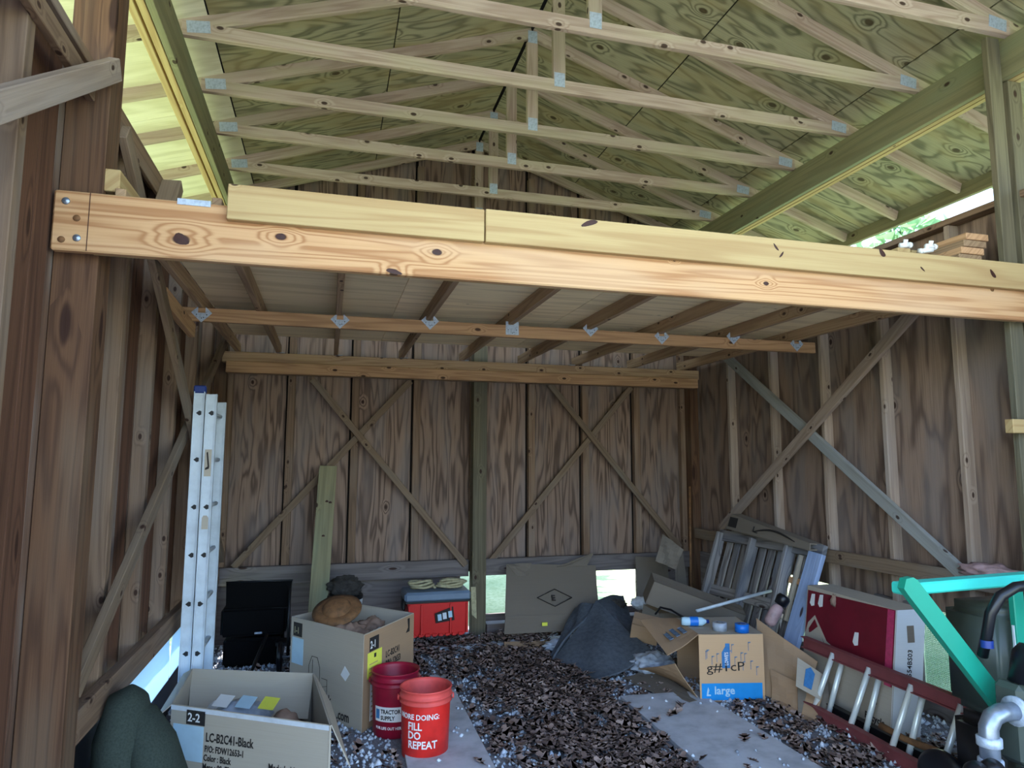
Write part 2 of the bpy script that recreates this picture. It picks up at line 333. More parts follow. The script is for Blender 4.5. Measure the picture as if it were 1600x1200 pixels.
def text(name, s, o, xd, upd, size, mat, parent, align='LEFT', bold=.0, cyl=None, sx=1., ext=.0006):
    """flat lettering lying on a surface at o (baseline), running along xd, with letter tops towards upd"""
    cu = bpy.data.curves.new('t', 'FONT'); cu.body = s; cu.size = size; cu.align_x = align; cu.offset = bold*size; cu.extrude = ext; cu.resolution_u = 2
    cu.space_line = .95
    to = bpy.data.objects.new('t', cu); me = bpy.data.meshes.new_from_object(to); bpy.data.objects.remove(to)
    if me.materials: me.materials.clear()
    for v in me.vertices: v.co.x *= sx
    x = V(xd).normalized(); u_ = V(upd); z = x.cross(u_).normalized(); y = z.cross(x)
    R = Matrix((x, y, z)).transposed().to_4x4(); R.translation = V(o)+z*(ext+.0004)
    if cyl:
        r, a0 = cyl
        for v in me.vertices:
            a = a0+v.co.x/r; rr = r+.0012+v.co.z; v.co = V((rr*math.cos(a), rr*math.sin(a), v.co.y))
        R = Matrix.Translation(V(o))
    return link(name, me, mat, parent, R)
def mark(name, o, xd, upd, pts, mat, parent, t=.0012):
    """flat printed shape or sticker: 2D outline on a surface"""
    x = V(xd).normalized(); z = x.cross(V(upd)).normalized(); y = z.cross(x)
    R = Matrix((x, y, z)).transposed().to_4x4(); R.translation = V(o); n = len(pts)
    vs = [(a, b_, t) for a, b_ in pts]+[(a, b_, 0) for a, b_ in pts]
    fs = [tuple(range(n))]+[(i, i+n, (i+1) % n+n, (i+1) % n) for i in range(n)]
    return link(name, pydata(vs, fs), mat, parent, R)
def rect(w, h): return [(0, 0), (w, 0), (w, h), (0, h)]

XL, XR, YB = -.957, 3.824, 6.7216     # inner faces of the framing
PL, PR, PB = -1.035, 3.905, 6.79      # inner faces of the sheathing
YF0 = 1.0                             # open front of the building
XM = (XL+XR)/2; SL = 1/3.
ZWT = 3.22                            # top of the side walls
def deckz(x): return 5.035-abs(x-XM)*SL

# ---------------------------------------------------------------- ground and floor
gr = link('lawn', pydata([(-60, -40, -.06), (60, -40, -.06), (60, 70, -.06), (-60, 70, -.06)], [(0, 1, 2, 3)]), 'lawn'); tag(gr, kind='structure')
dv = link('bounce_ground', boxme(9, 12, .1, 0), 'bounce', None, Matrix.Translation((XM, -7.4, -.09))); tag(dv, kind='structure')  # unseen neutral ground in front, added to bounce grey light indoors
fl = link('floor', boxme(5.3, 8.6, .2, 0), 'soil', None, Matrix.Translation((XM, 2.6, -.1))); tag(fl, kind='structure')

# ---------------------------------------------------------------- back wall
wb = thing('wall_back', None, None, (XM, 6.9, 0), kind='structure')
bays = [XL+(XR-XL)*k/8 for k in range(9)]
zb = .55
def gable_panel(name, a, b_, yy, th, mat):
    pts = [(a, zb), (b_, zb), (b_, deckz(b_)-.01)]+([(XM, deckz(XM)-.02)] if a < XM < b_ else [])+[(a, deckz(a)-.01)]
    n = len(pts); R = basis((0, 0, 1), (0, -1, 0)).to_4x4(); R.translation = V((a, yy, zb)); I = R.inverted()
    vs = [I @ V((x, yy, z)) for x, z in pts]+[I @ V((x, yy+th, z)) for x, z in pts]
    return link(name, pydata(vs, [tuple(range(n)), tuple(range(n, 2*n))[::-1]]+[(k, k+n, (k+1) % n+n, (k+1) % n) for k in range(n)]), mat, wb, R)
for k in range(8):
    gable_panel('plywood_sheet', (PL if k == 0 else bays[k]-.02), (PR if k == 7 else bays[k+1]-.052), PB, .014, 'sheet')
gable_panel('outer_siding', PL, PR, PB+.03, .012, 'tar')
for k in range(9):
    x = bays[k]; w = .07
    if k == 0: x += .04
    if k == 8: x -= .04
    if k == 4: x -= .02
    board('stud', (x, PB-.034, zb+.12), (x, PB-.034, deckz(x)-.14), w, .068, (0, -1, 0), 'stud', wb)
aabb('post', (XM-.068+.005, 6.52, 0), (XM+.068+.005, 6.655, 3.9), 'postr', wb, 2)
aabb('corner_post', (XR-.02, 6.60, 0), (PR-.004, 6.74, 3.85), 'post', wb, 2)
aabb('corner_post', (PL+.004, 6.60, 0), (XL+.03, 6.74, 3.85), 'post', wb, 2)
aabb('bottom_rail', (XL, 6.66, .53), (XM-.07, 6.715, .69), 'greyply', wb, 0)
aabb('bottom_rail', (XM+.08, 6.66, .53), (XR, 6.715, .69), 'greyply', wb, 0)
for a, b_ in (((-.172, 6.64, 2.42), (1.33, 6.64, .64)), ((.762, 6.68, 2.44), (-.80, 6.68, .69)), ((2.2, 6.64, 2.45), (3.66, 6.64, .74)), ((3.14, 6.68, 2.45), (1.57, 6.68, .64))):
    board('diagonal_brace', a, b_, .062, .03, (0, -1, 0), 'brace', wb)
aabb('skirt_board', (PL, 6.76, 0), (1.30, 6.785, .54), 'greyply', wb, 0)
aabb('skirt_board', (3.2, 6.76, 0), (PR, 6.785, .54), 'greyply', wb, 0)
aabb('sill_board', (XM-.02+.1, 6.50, 0), (3.7, 6.64, .10), 'greyply', wb, 0)
aabb('skirt_board', (XM+.08, 6.76, 0), (3.2, 6.785, .14), 'greyply', wb, 0)
# gable framing above the loft
for k in (1, 2, 3, 5, 6, 7):
    x = bays[k]; aabb('gable_block', (x+.05, PB-.045, 3.30), (bays[k+1]-.05, PB-.002, 3.38), 'stud', wb, 0)

# ---------------------------------------------------------------- side walls
def side_wall(side):
    L = side == 'left'; s = 1 if L else -1; X = PL if L else PR; XI = XL if L else XR
    w = thing('wall_'+side, None, None, (X, 3.9, 0), kind='structure')
    z0 = .55 if L else .68
    ys = [YF0, 2.2, 2.93, 4.14, 5.36, 6.58, 6.79]
    if L:
        y = YF0; r_ = random.Random(3)
        while y < 6.78:
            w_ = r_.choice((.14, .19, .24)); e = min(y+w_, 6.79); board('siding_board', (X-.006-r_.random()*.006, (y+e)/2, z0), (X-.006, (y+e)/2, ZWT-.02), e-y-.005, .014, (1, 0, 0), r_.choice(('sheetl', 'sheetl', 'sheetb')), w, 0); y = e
        aabb('backing', (X-.035, YF0, z0), (X-.025, 6.79, ZWT-.02), 'tar', w, 1, 0)
    for a, b_ in zip(ys[:-1], ys[1:]):
        if L: break
        board('plywood_sheet', (X-s*.006, (a+b_)/2, z0), (X-s*.006, (a+b_)/2, ZWT-.02), b_-a-.004, .012, (s, 0, 0), 'sheetr', w, 0)
    st = [1.1, 1.7, 2.3, 3.36, 3.96, 4.58, 5.23, 5.9] if not L else [1.15, 1.75, 2.33, 3.52, 4.12, 4.72, 5.33, 5.95]
    for i, y in enumerate(st):
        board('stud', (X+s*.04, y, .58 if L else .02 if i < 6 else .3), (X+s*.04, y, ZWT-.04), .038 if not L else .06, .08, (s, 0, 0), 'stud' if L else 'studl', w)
    aabb('top_plate', (min(X, X+s*.09), YF0, ZWT-.04), (max(X, X+s*.09), 6.79, ZWT), 'stud', w, 1)
    return w
wL = side_wall('left'); wR = side_wall('right')
# rails, posts, braces, headers
board('bottom_rail', (XL+.03, 6.6, .63), (XL+.03, 3.02, .62), .05, .13, (0, 0, 1), 'stud', wL)
board('bottom_rail', (XR-.045, 6.5, .905), (XR-.045, 3.06, .945), .045, .10, (0, 0, 1), 'brace', wR)
board('bottom_rail', (XR-.045, 2.9, .93), (XR-.045, YF0, .93), .045, .10, (0, 0, 1), 'brace', wR)
for y0 in (2.85, YF0+.0):
    aabb('post', (-1.032, y0, 0), (-.88, y0+.15, 3.9), 'post', wL, 2)
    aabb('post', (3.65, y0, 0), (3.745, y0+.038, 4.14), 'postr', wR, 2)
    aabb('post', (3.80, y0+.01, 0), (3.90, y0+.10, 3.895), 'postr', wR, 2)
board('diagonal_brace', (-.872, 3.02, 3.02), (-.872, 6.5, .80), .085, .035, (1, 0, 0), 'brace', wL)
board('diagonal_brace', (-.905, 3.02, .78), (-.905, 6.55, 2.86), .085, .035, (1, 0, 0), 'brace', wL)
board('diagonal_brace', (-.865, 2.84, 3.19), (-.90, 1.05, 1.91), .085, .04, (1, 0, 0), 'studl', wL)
aabb('top_board', (-.955, YF0, 3.04), (-.925, 2.83, 3.12), 'stud', wL, 1)
aabb('top_board', (-.955, 3.0, 3.08), (-.935, 6.7, 3.20), 'stud', wL, 1)
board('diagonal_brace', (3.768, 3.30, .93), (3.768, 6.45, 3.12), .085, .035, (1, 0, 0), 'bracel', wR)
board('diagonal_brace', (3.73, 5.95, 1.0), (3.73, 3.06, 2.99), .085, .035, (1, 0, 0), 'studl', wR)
for X, wll in ((-.907, wL), (3.774, wR)):
    s = -1 if X < 0 else 1
    for k in (0, 1):
        a = X+s*(k*.045); b_ = a+s*.04
        aabb('header_board', (min(a, b_), YF0-.3, 3.90), (max(a, b_), 6.75, 4.14), 'green' if k == 0 else 'pine', wll, 1)
aabb('end_block', (3.55, 2.80, 1.81), (3.75, 2.848, 1.885), 'pine', wR, 0)

# white sheeting and openings low on the side walls
for a, b_ in ((3.90, 4.98), (5.03, 6.3)):
    slab('white_sheeting', [(-.957, a, .235), (-.957, b_, .24), (-.957, b_, .575), (-.957, a, .575)], .003, 'sheetw', wL, subdiv=8, warp=.004)
aabb('skirt_board', (PR-.03, 1.0, 0), (PR, 3.3, .7), 'greyply', wR, 1)
aabb('skirt_board', (PR-.03, 3.82, 0), (PR, 4.2, .7), 'greyply', wR, 1)
aabb('skirt_board', (PR-.03, 5.3, 0), (PR, 6.7, .7), 'greyply', wR, 1)
aabb('skirt_board', (PR-.03, 3.3, 0), (PR, 5.3, .16), 'greyply', wR, 1)
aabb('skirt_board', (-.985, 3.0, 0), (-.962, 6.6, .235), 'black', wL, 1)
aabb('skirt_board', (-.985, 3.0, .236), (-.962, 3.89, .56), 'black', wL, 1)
aabb('skirt_board', (PL-.03, 1.0, 0), (PL, 3.0, .56), 'greyply', wL, 1)
# woven net over the right-hand opening
bm = bmesh.new()
def bmbox(bm, lo, hi):
    lo, hi = V(lo), V(hi); bmesh.ops.create_cube(bm, size=1, matrix=Matrix.Translation((lo+hi)/2) @ Matrix.Diagonal((*(hi-lo), 1)))
for i in range(46): y = 3.30+i*.0118; bmbox(bm, (3.93, y, .1), (3.932, y+.003, .72))
for i in range(54): z = .10+i*.0118; bmbox(bm, (3.932, 3.3, z), (3.934, 3.83, z+.003))
tag(link('shade_net', frombm(bm), 'net', wR), kind='stuff')

# ---------------------------------------------------------------- roof
rf = thing('ceiling', None, None, (XM, 3.9, 4.2), kind='structure')
run = 1.157/math.sqrt(1+SL*SL)*1.0; run = 1.07*1.0
seams = [0, 1.07, 2.14+.07-.0, 2.98]
for s in (-1, 1):
    for i in range(3):
        d0, d1 = [(.018, 1.066), (1.076, 2.208), (2.218, 3.46)][i]
        yy = [(-.3+.0, 1.5), (1.505, 3.94), (3.945, 6.38), (6.385, 7.2)] if i % 2 else [(-.3, .9), (.905, 2.72), (2.725, 5.16), (5.165, 7.2)]
        for a, b_ in yy:
            xa, xb = XM+s*d0, XM+s*d1
            q = [(xa, a, deckz(xa)), (xb, a, deckz(xb)), (xb, b_, deckz(xb)), (xa, b_, deckz(xa))]
            slab('plywood_sheet', q, .011, 'deck' if i < 2 else ('soffit_lit' if s < 0 else 'deck'), rf, flip=-s*-1)
    xa, xb = XM, XM+s*3.50
    slab('shingle_layer', [(xa, -.35, deckz(xa)+.03), (xb, -.35, deckz(xb)+.03), (xb, 7.25, deckz(xb)+.03), (xa, 7.25, deckz(xa)+.03)], .012, 'shingle', rf, flip=-s*-1)
    xf = XM+s*3.42
    aabb('fascia_board', (min(xf, xf+s*.04), -.3, deckz(xf)-.13), (max(xf, xf+s*.04), 7.2, deckz(xf)-.006), 'green', rf, 1)
    # ledger strip beside the header
    xh = XM+s*2.46
    aabb('edge_strip', (xh-.02, -.3, 3.905), (xh+.02, 7.1, 3.945), 'pine', rf, 1)
# ---------------------------------------------------------------- trusses
names = {6: 'rearmost roof truss against the back wall', 5: 'roof truss one in front of the rearmost truss', 4: 'roof truss third from the back wall',
         3: 'roof truss fourth from the back wall, middle of the ceiling', 2: 'roof truss fifth from the back wall, long chord across the upper view',
         1: 'roof truss sixth from the back wall, its chord leaving the top edge', 0: 'nearest visible roof truss, above the front beam and right post', -1: 'roof truss in front of the loft beam, above the viewer', -2: 'roof truss nearest the open front'}
TY = {-2: 1.55, -1: 2.19, 0: 2.83, 1: 3.463, 2: 4.107, 3: 4.737, 4: 5.354, 5: 6.02, 6: 6.66}
for k, y in TY.items():
    t = thing('roof_truss', 'wooden '+names[k], 'truss', (XM, y, 4.143), 'roof trusses of the building')
    zc = 4.143
    board('bottom_chord', (-.92, y, zc+.0445), (3.787, y, zc+.0445), .038, .089, (0, 0, 1), 'truss', t)
    for s in (-1, 1):
        nrm = V((s*SL, 0, 1)).normalized()
        pa = V((XM+s*.0, y, deckz(XM)-.052)); xe = XM+s*3.41; pb = V((xe, y, deckz(xe)-.052))
        board('top_chord', pa, pb, .036, .088, nrm, 'truss', t)
        # heel plates, both faces
        for f in (-.021, .019):
            xh = XM+s*2.26
            link('gusset_plate', boxme(.13, .0016, .075, 0), 'plate', t, Matrix.Translation((xh, y+f+.001, zc+.06)) @ Matrix.Rotation(s*.12, 4, 'Y'))
    aabb('king_post', (XM-.044, y-.018, zc+.089), (XM+.044, y+.019, deckz(XM)-.13), 'truss', t, 2)
    for z in (zc+.085, deckz(XM)-.09):
        link('gusset_plate', boxme(.075, .0016, .10, 0), 'plate', t, Matrix.Translation((XM, y-.0205, z)))

# ---------------------------------------------------------------- storage loft
lf = thing('storage_loft', 'wooden storage loft across the shed, pale beam in front and plywood deck on joists', 'loft', (XM, 4.6, 2.42))
fb = aabb('front_beam', (-1.02, 2.78, 2.425), (3.80, 2.82, 2.655), 'beam', lf, 0, .006)
fb['label'] = 'long pale new pine front beam with round knots'
aabb('front_beam', (-.895, 2.822, 2.43), (3.68, 2.846, 2.65), 'pine', lf, 0)
eb = aabb('end_joint', (-.901, 2.7785, 2.427), (-.8985, 2.7805, 2.653), 'knot', lf, 2, 0)
ua = aabb('upper_board', (-.415, 2.742, 2.588), (.616, 2.778, 2.731), 'pine', lf, 0)
ub = aabb('upper_board', (.622, 2.742, 2.588), (3.80, 2.778, 2.735), 'pine', lf, 0)
for x, z, r, m in ((-.979, 2.613, .011, 'steel'), (-.934, 2.474, .011, 'steel'), (-.939, 2.55, .010, 'rust'), (-.984, 2.464, .010, 'rust'), (3.453, 2.587, .010, 'rust')):
    lathe('bolt', [(.0001, .007), (r*.6, .0065), (r, .003), (r*1.25, .0025), (r*1.25, 0)], m, lf, (x, 2.78, z), 14, Matrix.Rotation(math.pi/2, 4, 'X'))
def knot(x, z, rx, rz, Y, ang=0.):
    vs = [(0, -.0012, 0)]; N = 14
    for i in range(N):
        a = 2*math.pi*i/N; q = 1+.1*math.sin(3*a+x*9); vs.append((rx*q*math.cos(a), 0, rz*q*math.sin(a)))
    link('knot', pydata(vs, [(0, i+1, (i+1) % N+1) for i in range(N)]), 'knot', lf, Matrix.Translation((x, Y, z)) @ Matrix.Rotation(ang, 4, 'Y'))
for a in ((-.579, 2.501, .030, .021, 2.7793, .5), (-.214, 2.545, .018, .013, 2.7793), (.418, 2.535, .019, .013, 2.7793), (2.034, 2.516, .012, .010, 2.7793),
          (.238, 2.436, .034, .010, 2.7793, .2), (1.10, 2.716, .042, .012, 2.7413, -.35), (2.70, 2.715, .026, .014, 2.7413, .9), (3.42, 2.66, .028, .012, 2.7413, .9), (2.07, 2.69, .022, .006, 2.7413, .9), (2.10, 2.655, .020, .005, 2.7413, -.9),
          (2.95, 2.65, .018, .005, 2.7413, .7)): knot(*a)
# mid and rear beams
aabb('middle_beam', (-.93, 4.59, 2.532), (3.80, 4.63, 2.619), 'beamdark', lf, 0)
aabb('rear_beam', (-.94, 6.38, 2.52), (3.79, 6.46, 2.617), 'joist', lf, 0)
aabb('rear_beam', (-.90, 6.34, 2.425), (3.755, 6.38, 2.525), 'beamdark', lf, 0)
aabb('rear_beam', (-.90, 6.384, 2.425), (3.755, 6.46, 2.515), 'joist', lf, 0)
JX = [-.82, -.47, .035, .64, 1.23, 1.83, 2.41, 3.03, 3.61]
for i, x in enumerate(JX):
    aabb('joist', (x-.019, 2.85, 2.621), (x+.019, 6.5, 2.708), 'joist', lf, 1)
def plateme(sq):
    bm = bmesh.new(); a = .048
    pts = [(-a, -a), (a, -a), (a, a), (-a, a)] if sq else [(0, -.062), (.062, 0), (.022, .04), (.022, .0), (-.022, .0), (-.022, .04), (-.062, 0)]
    f = bm.faces.new([bm.verts.new((x, -.001, z)) for x, z in pts]); r = bmesh.ops.extrude_face_region(bm, geom=[f])
    for v in r['geom']:
        if isinstance(v, bmesh.types.BMVert): v.co.y += .002
    return frombm(bm)
dm, sm = plateme(False), plateme(True)
for i, x in enumerate(JX):
    if i == 1: continue
    big = i in (4,)
    zz = {0: 2.585, 2: 2.59, 3: 2.617, 4: 2.597, 5: 2.628, 6: 2.60, 7: 2.63, 8: 2.60}[i]
    o = link('joist_hanger', sm if big else dm, 'plate', lf, Matrix.Translation((x+.01, 4.5885, zz)))
    for hx, hz in ((-.03, -.012), (.03, -.012), (0, -.035), (.012, -.03)):
        link('nail_hole', boxme(.006, .001, .006, 0), 'black', o, Matrix.Translation((x+.01+hx, 4.587, zz+hz)))
for x in (-.45, .06, .66, 1.25, 2.35, 2.85): link('joist_hanger', boxme(.07, .03, .003, 0), 'plate', lf, Matrix.Translation((x, 6.385, 2.622)))
dx = [-.80, .42, 1.64, 2.86, 3.63]
for i in range(4):
    for a, b_ in ((2.99, 5.02), (5.025, 6.02)): aabb('deck_sheet', (dx[i]+.002, a, 2.71), (dx[i+1]-.002, b_, 2.726), 'loftply', lf, 0, 0)
for i in range(14):   # nails poking through the deck
    x = random.uniform(-.6, 3.3); y = random.uniform(3.6, 5.9)
st = aabb('strap_plate', (-.60, 2.777, 2.640), (-.48, 2.80, 2.664), 'plate', lf, 0, 0)
board('stub_block', (-.87, 2.86, 2.742), (-.88, 3.4, 2.76), .085, .09, (0, 0, 1), 'pine', lf)
board('stub_block', (-.74, 3.18, 2.72), (-.75, 3.36, 2.935), .085, .06, (0, 1, 0), 'brace', lf)
board('side_ledger', (-.885, 3.9, 2.53), (-.885, 4.72, 2.49), .04, .09, (0, 0, 1), 'beamdark', lf)

# lumber and fittings lying on the loft
zt = 2.727
for i, (x, z) in enumerate([(2.93, 0), (3.02, 0), (3.12, 0), (3.215, 0), (2.98, .043), (3.09, .043)]):
    o = aabb('short_board', (x-.042, 2.86+.015*(i % 3), zt+z), (x+.042, 3.55, zt+z+.038), 'pine', None, 1)
    tag(o, 'short pale board on the loft deck, '+['leftmost in bottom row', 'second from left in bottom row', 'third from left in bottom row', 'rightmost in bottom row', 'left of upper pair', 'right of upper pair'][i], 'board', 'short boards on the loft')
for i in range(5):
    o = board('long_board', (3.41+.02*i, 2.87, zt+.02+.042*i), (3.42+.02*i, 5.6, zt+.02+.042*i), .16, .038, (0, 0, 1), 'joist' if i % 2 else 'beamdark')
    tag(o, 'long brown board stacked beside the right post, '+['lowest', 'second from the bottom', 'middle', 'second from the top', 'topmost'][i], 'board', 'long boards on the loft')
for i, (x, y, z, a) in enumerate([(2.99, 2.88, zt+.083, .2), (3.14, 2.86, zt+.083, 1.0), (3.09, 2.84, zt+.05, 2.0)]):
    o = thing('pipe_fitting', 'white plastic pipe fitting on the short boards of the loft, '+['left one', 'right one', 'lower middle one'][i], 'fitting', (x, y, z), 'white fittings on the loft')
    d = V((math.cos(a), .1, .25*math.sin(a*3))).normalized()
    p = V((x, y, z+.014)); tube('sleeve', [p-d*.035, p+d*.035], .014, 'white', o, 10)
    tube('branch', [p, p+V((0, -.01, .03))], .012, 'white', o, 10); tube('collar', [p+d*.028, p+d*.042], .0175, 'white', o, 10)

# ================================================================ things on the floor
Z1 = V((0, 0, 1))
def carton(name, label, cat, cor, h, mat, t=.006, group=None, walls=(0, 1, 2, 3), bottom=True, tops=None):
    """open box: cor = four base corners, tops = four rim points"""
    cor = [V((*c, 0)) if len(c) == 2 else V(c) for c in cor]; tops = [V(p) for p in tops] if tops else [c+Z1*h for c in cor]
    c = sum(cor, V())/4; o = thing(name, label, cat, c, group)
    for i in walls:
        a, b_ = cor[i], cor[(i+1) % 4]; slab('side_panel', [a, b_, tops[(i+1) % 4], tops[i]], t, mat, o)
    if bottom: slab('base_panel', cor, t, mat, o, flip=-1)
    return o, cor, tops
# --- box 2-2, front left
A, B, C_, D = (-.741, 3.98), (.052, 3.48), (-.044, 4.32), (-.754, 4.60)
bx, cor, top = carton('moving_box', 'large open cardboard box marked 2-2 at the front left', 'box', [A, B, C_, D], .40, 'cardl')
xd = (V((*B, 0))-V((*A, 0))).normalized(); a0 = V((*A, 0)); nn_ = xd.cross(Z1)
def onf(u, z): return a0+xd*u+Z1*z+nn_*.001
slab('flap', [top[1], top[2], top[2]+V((.10, .02, -.18)), top[1]+V((.09, -.04, -.18))], .005, 'cardl', bx)
slab('flap', [top[0], top[3], top[3]+V((-.05, .02, -.03)), top[0]+V((-.07, 0, -.06))], .005, 'cardl', bx)
slab('flap', [top[3], top[2], top[2]+V((-.02, -.16, -.20)), top[3]+V((.02, -.16, -.20))], .004, 'cardl', bx)
mark('number_patch', onf(.10, .315), xd, Z1, rect(.115, .07), 'ink', bx)
text('number', '2-2', onf(.108, .330), xd, Z1, .058, 'white', bx, bold=.02)['label'] = 'white 2-2 on a black patch'
mark('blue_label', onf(.02, .14), xd, Z1, rect(.19, .17), 'paleblue', bx)
for i, (s_, sz) in enumerate((('LC-B2C41-Black', .060), ('P/O: FDW12653-1', .044), ('Color : Black', .044), ('Meas : 80x72x38cm', .044))):
    text('printed_text', s_, onf(.225-.004*i, (.245, .195, .152, .109)[i]), xd, Z1, sz, 'ink', bx, bold=.02, sx=.70)
text('printed_text', 'Made In Vietnam', onf(.60, .155), xd, Z1, .046, 'ink', bx, bold=.012, sx=.78)
mark('tape_strip', onf(.0, .375), xd, Z1, rect(.93, .022), 'whitep', bx)
for i, (x, y, z, sx_, m, n) in enumerate([(-.42, 4.12, .28, .22, 'bagw', 'white plastic wrapped package with print inside the box marked 2-2'), (-.18, 3.92, .27, .12, 'paper', 'crumpled brown paper wad inside the box marked 2-2'), (-.55, 4.3, .22, .16, 'whitep', 'white folded packing sheet in the back of the box marked 2-2')]):
    o = crumple('packing_paper', (x, y, z-.05), (sx_*.8, .12, .12), m, None, .15, i, 3); tag(o, n, 'packing')
for i in range(3): slab('label_strip', [(-.56+.12*i, 4.06-.05*i, .350), (-.48+.12*i, 4.01-.05*i, .350), (-.45+.12*i, 4.12-.05*i, .372), (-.53+.12*i, 4.17-.05*i, .372)], .002, ('white', 'paleblue', 'yellow')[i], bpy.data.objects['packing_paper'])
# --- box 2-1
A, B, C_, D = (-.21, 5.05), (.25, 4.42), (.62, 4.95), (.19, 5.42)
bx, cor, top = carton('moving_box', 'tall open cardboard box marked 2-1 behind the buckets', 'box', [A, B, C_, D], .58, 'cardl')
bx2 = bx
xd = (V((*C_, 0))-V((*B, 0))).normalized(); a0 = V((*B, 0)); nn_ = xd.cross(Z1)
slab('side_panel', [a0+nn_*.002, V((*C_, 0))+nn_*.002, V((*C_, .575))+nn_*.002, a0+nn_*.002+Z1*.575], .002, 'card', bx)
a0 = a0+nn_*.0025
mark('number_patch', onf(.06, .46), xd, Z1, rect(.11, .085), 'ink', bx)
text('number', '2-1', onf(.068, .478), xd, Z1, .064, 'white', bx, bold=.02, sx=.8)['label'] = 'white 2-1 on a black patch'
mark('yellow_label', onf(.04, .30), xd, Z1, rect(.17, .155), 'yellow', bx)
mark('logo', onf(.115, .415), xd, Z1, rect(.025, .025), 'ink', bx, .002)
for i in range(3): mark('faint_print', onf(.06, .33+.025*i), xd, Z1, rect(.10, .006), 'pine', bx, .002)
mark('white_label', onf(.08, .04), xd, Z1, rect(.12, .22), 'white', bx)
for i in range(6): mark('faint_print', onf(.09, .06+.03*i), xd, Z1, rect(.10, .010), 'strap', bx, .002)
for i, s_ in enumerate(('LC-B2C41', 'P/N: 12653', 'Color : Black', 'Meas : 80x72')): text('printed_text', s_, onf(.26, .375-.06*i), xd, Z1, .058, 'ink', bx, bold=.012, sx=.75)
mark('arrow_mark', onf(.53, .47), xd, Z1, [(0, 0), (.05, .0), (.05, .09), (.02, .09), (.03, .03)], 'ink', bx)
xd = (V((*B, 0))-V((*A, 0))).normalized(); a0 = V((*A, 0)); nn_ = xd.cross(Z1)
mark('number_patch', onf(.03, .46), xd, Z1, rect(.10, .09), 'ink', bx)
text('number', '1-1', onf(.036, .48), xd, Z1, .06, 'strap', bx, bold=.02, sx=.8)
mark('blue_label', onf(.02, .28), xd, Z1, rect(.13, .17), 'paleblue', bx)
mark('white_sticker', onf(.56, .27), xd, Z1, [(0, .03), (.05, 0), (.09, .05), (.04, .09)], 'white', bx)
text('printed_text', '.com', onf(.53, .03), xd, Z1, .085, 'ink', bx, bold=.02, sx=.75)
text('printed_text', 'k', onf(.44, .10), xd, Z1, .075, 'ink', bx, bold=.02, sx=.8)
for pts in ([(.22, .08), (.22, .30), (.25, .36), (.31, .36), (.34, .30), (.34, .16)], [(.18, .20), (.30, .17), (.42, .20), (.42, .24), (.36, .24)], [(.20, .20), (.18, .02)], [(.30, .17), (.30, .0)], [(.42, .20), (.42, .03)], [(.26, .18), (.26, .34)]):
    for (u0, w0), (u1, w1) in zip(pts[:-1], pts[1:]): tube('chair_drawing', [onf(u0, w0), onf(u1, w1)], .0018, 'ink', bx, 4)
slab('inner_flap', [(.21, 5.40, .575), (.60, 4.97, .575), (.56, 4.93, .46), (.18, 5.34, .46)], .004, 'cardl', bx)
o = thing('wicker_hat', 'round brown woven hat on top of the tall box marked 2-1', 'hat', (.06, 4.98, .50))
rot = Matrix.Rotation(-.5, 4, 'X') @ Matrix.Rotation(.25, 4, 'Y')
rot = Matrix.Rotation(.45, 4, 'X') @ Matrix.Rotation(-.15, 4, 'Y')
lathe('brim', [(.07, .0), (.12, .008), (.165, -.01), (.168, -.004), (.12, .014), (.07, .006)], 'rust', o, (.09, 4.93, .635), 30, rot)
lathe('crown', [(.10, 0), (.096, .02), (.08, .04), (.05, .05), (.001, .052)], 'rust', o, (.09, 4.93, .635), 30, rot)
for i, (x, y, z, r, m, n) in enumerate([(.17, 4.80, .465, (.14, .13, .11), 'paper', 'crumpled brown paper bag'), (.32, 4.95, .46, (.13, .12, .11), 'paper', 'second wad of crumpled brown paper'), (.37, 4.78, .45, (.07, .06, .07), 'paleblue', 'pale blue paper scrap')]):
    tag(crumple('packing_paper', (x, y, z), r, m, None, .3, 10+i, 4), n+' in the tall box marked 2-1', 'packing')
# --- buckets
def bucket(label, c, m, mr, lip=.148, h=.37):
    o = thing('bucket', label, 'bucket', (*c, 0), 'plastic buckets')
    L = Matrix.Translation((*c, 0)).translation
    lathe('body', [(0.001, .008), (.118, .008), (.124, .0), (.131, .004), (.140, h-.09), (.140, h-.075)], m, o, L, 48)
    lathe('rim', [(.140, h-.078), (.150, h-.076), (.150, h-.070), (.143, h-.066), (.143, h-.048), (.152, h-.046), (.152, h-.040), (.144, h-.036), (.144, h-.010), (.150, h-.006), (.149, h), (.142, h), (.136, h-.02), (.126, .012), (.001, .012)], mr, o, L, 48)
    for s in (-1, 1):
        a = math.radians(-10 if s > 0 else 172); p = L+V((.152*math.cos(a), .152*math.sin(a), h-.06))
        lathe('handle_ear', [(.016, 0), (.016, .008), (.001, .010)], mr, o, p, 12, Matrix.Rotation(a, 4, 'Z') @ Matrix.Rotation(math.pi/2, 4, 'Y'))
    return o, L
rb, L = bucket('bright red bucket with white FILL DO REPEAT lettering in front', (.585, 4.045), 'red', 'redrim')
def btext(s_, a0, z, size, sx=1., al='LEFT', obj=rb, LL=L, m='white', r=.1395): return text('printed_text', s_, LL+V((0, 0, z)), (1, 0, 0), Z1, size, m, obj, al, .02, (r, math.radians(a0)), sx)
btext('MORE DOING:', -65, .225, .040, .95, 'RIGHT'); btext('FILL', -142, .170, .056, .9, r=.1375); btext('DO', -142, .122, .056, .9, r=.136); btext('REPEAT', -142, .072, .056, .9, r=.1345)
mb, L2 = bucket('dark maroon bucket behind the bright red bucket', (.445, 4.40), 'maroon', 'maroon')
vs = []; fs = []
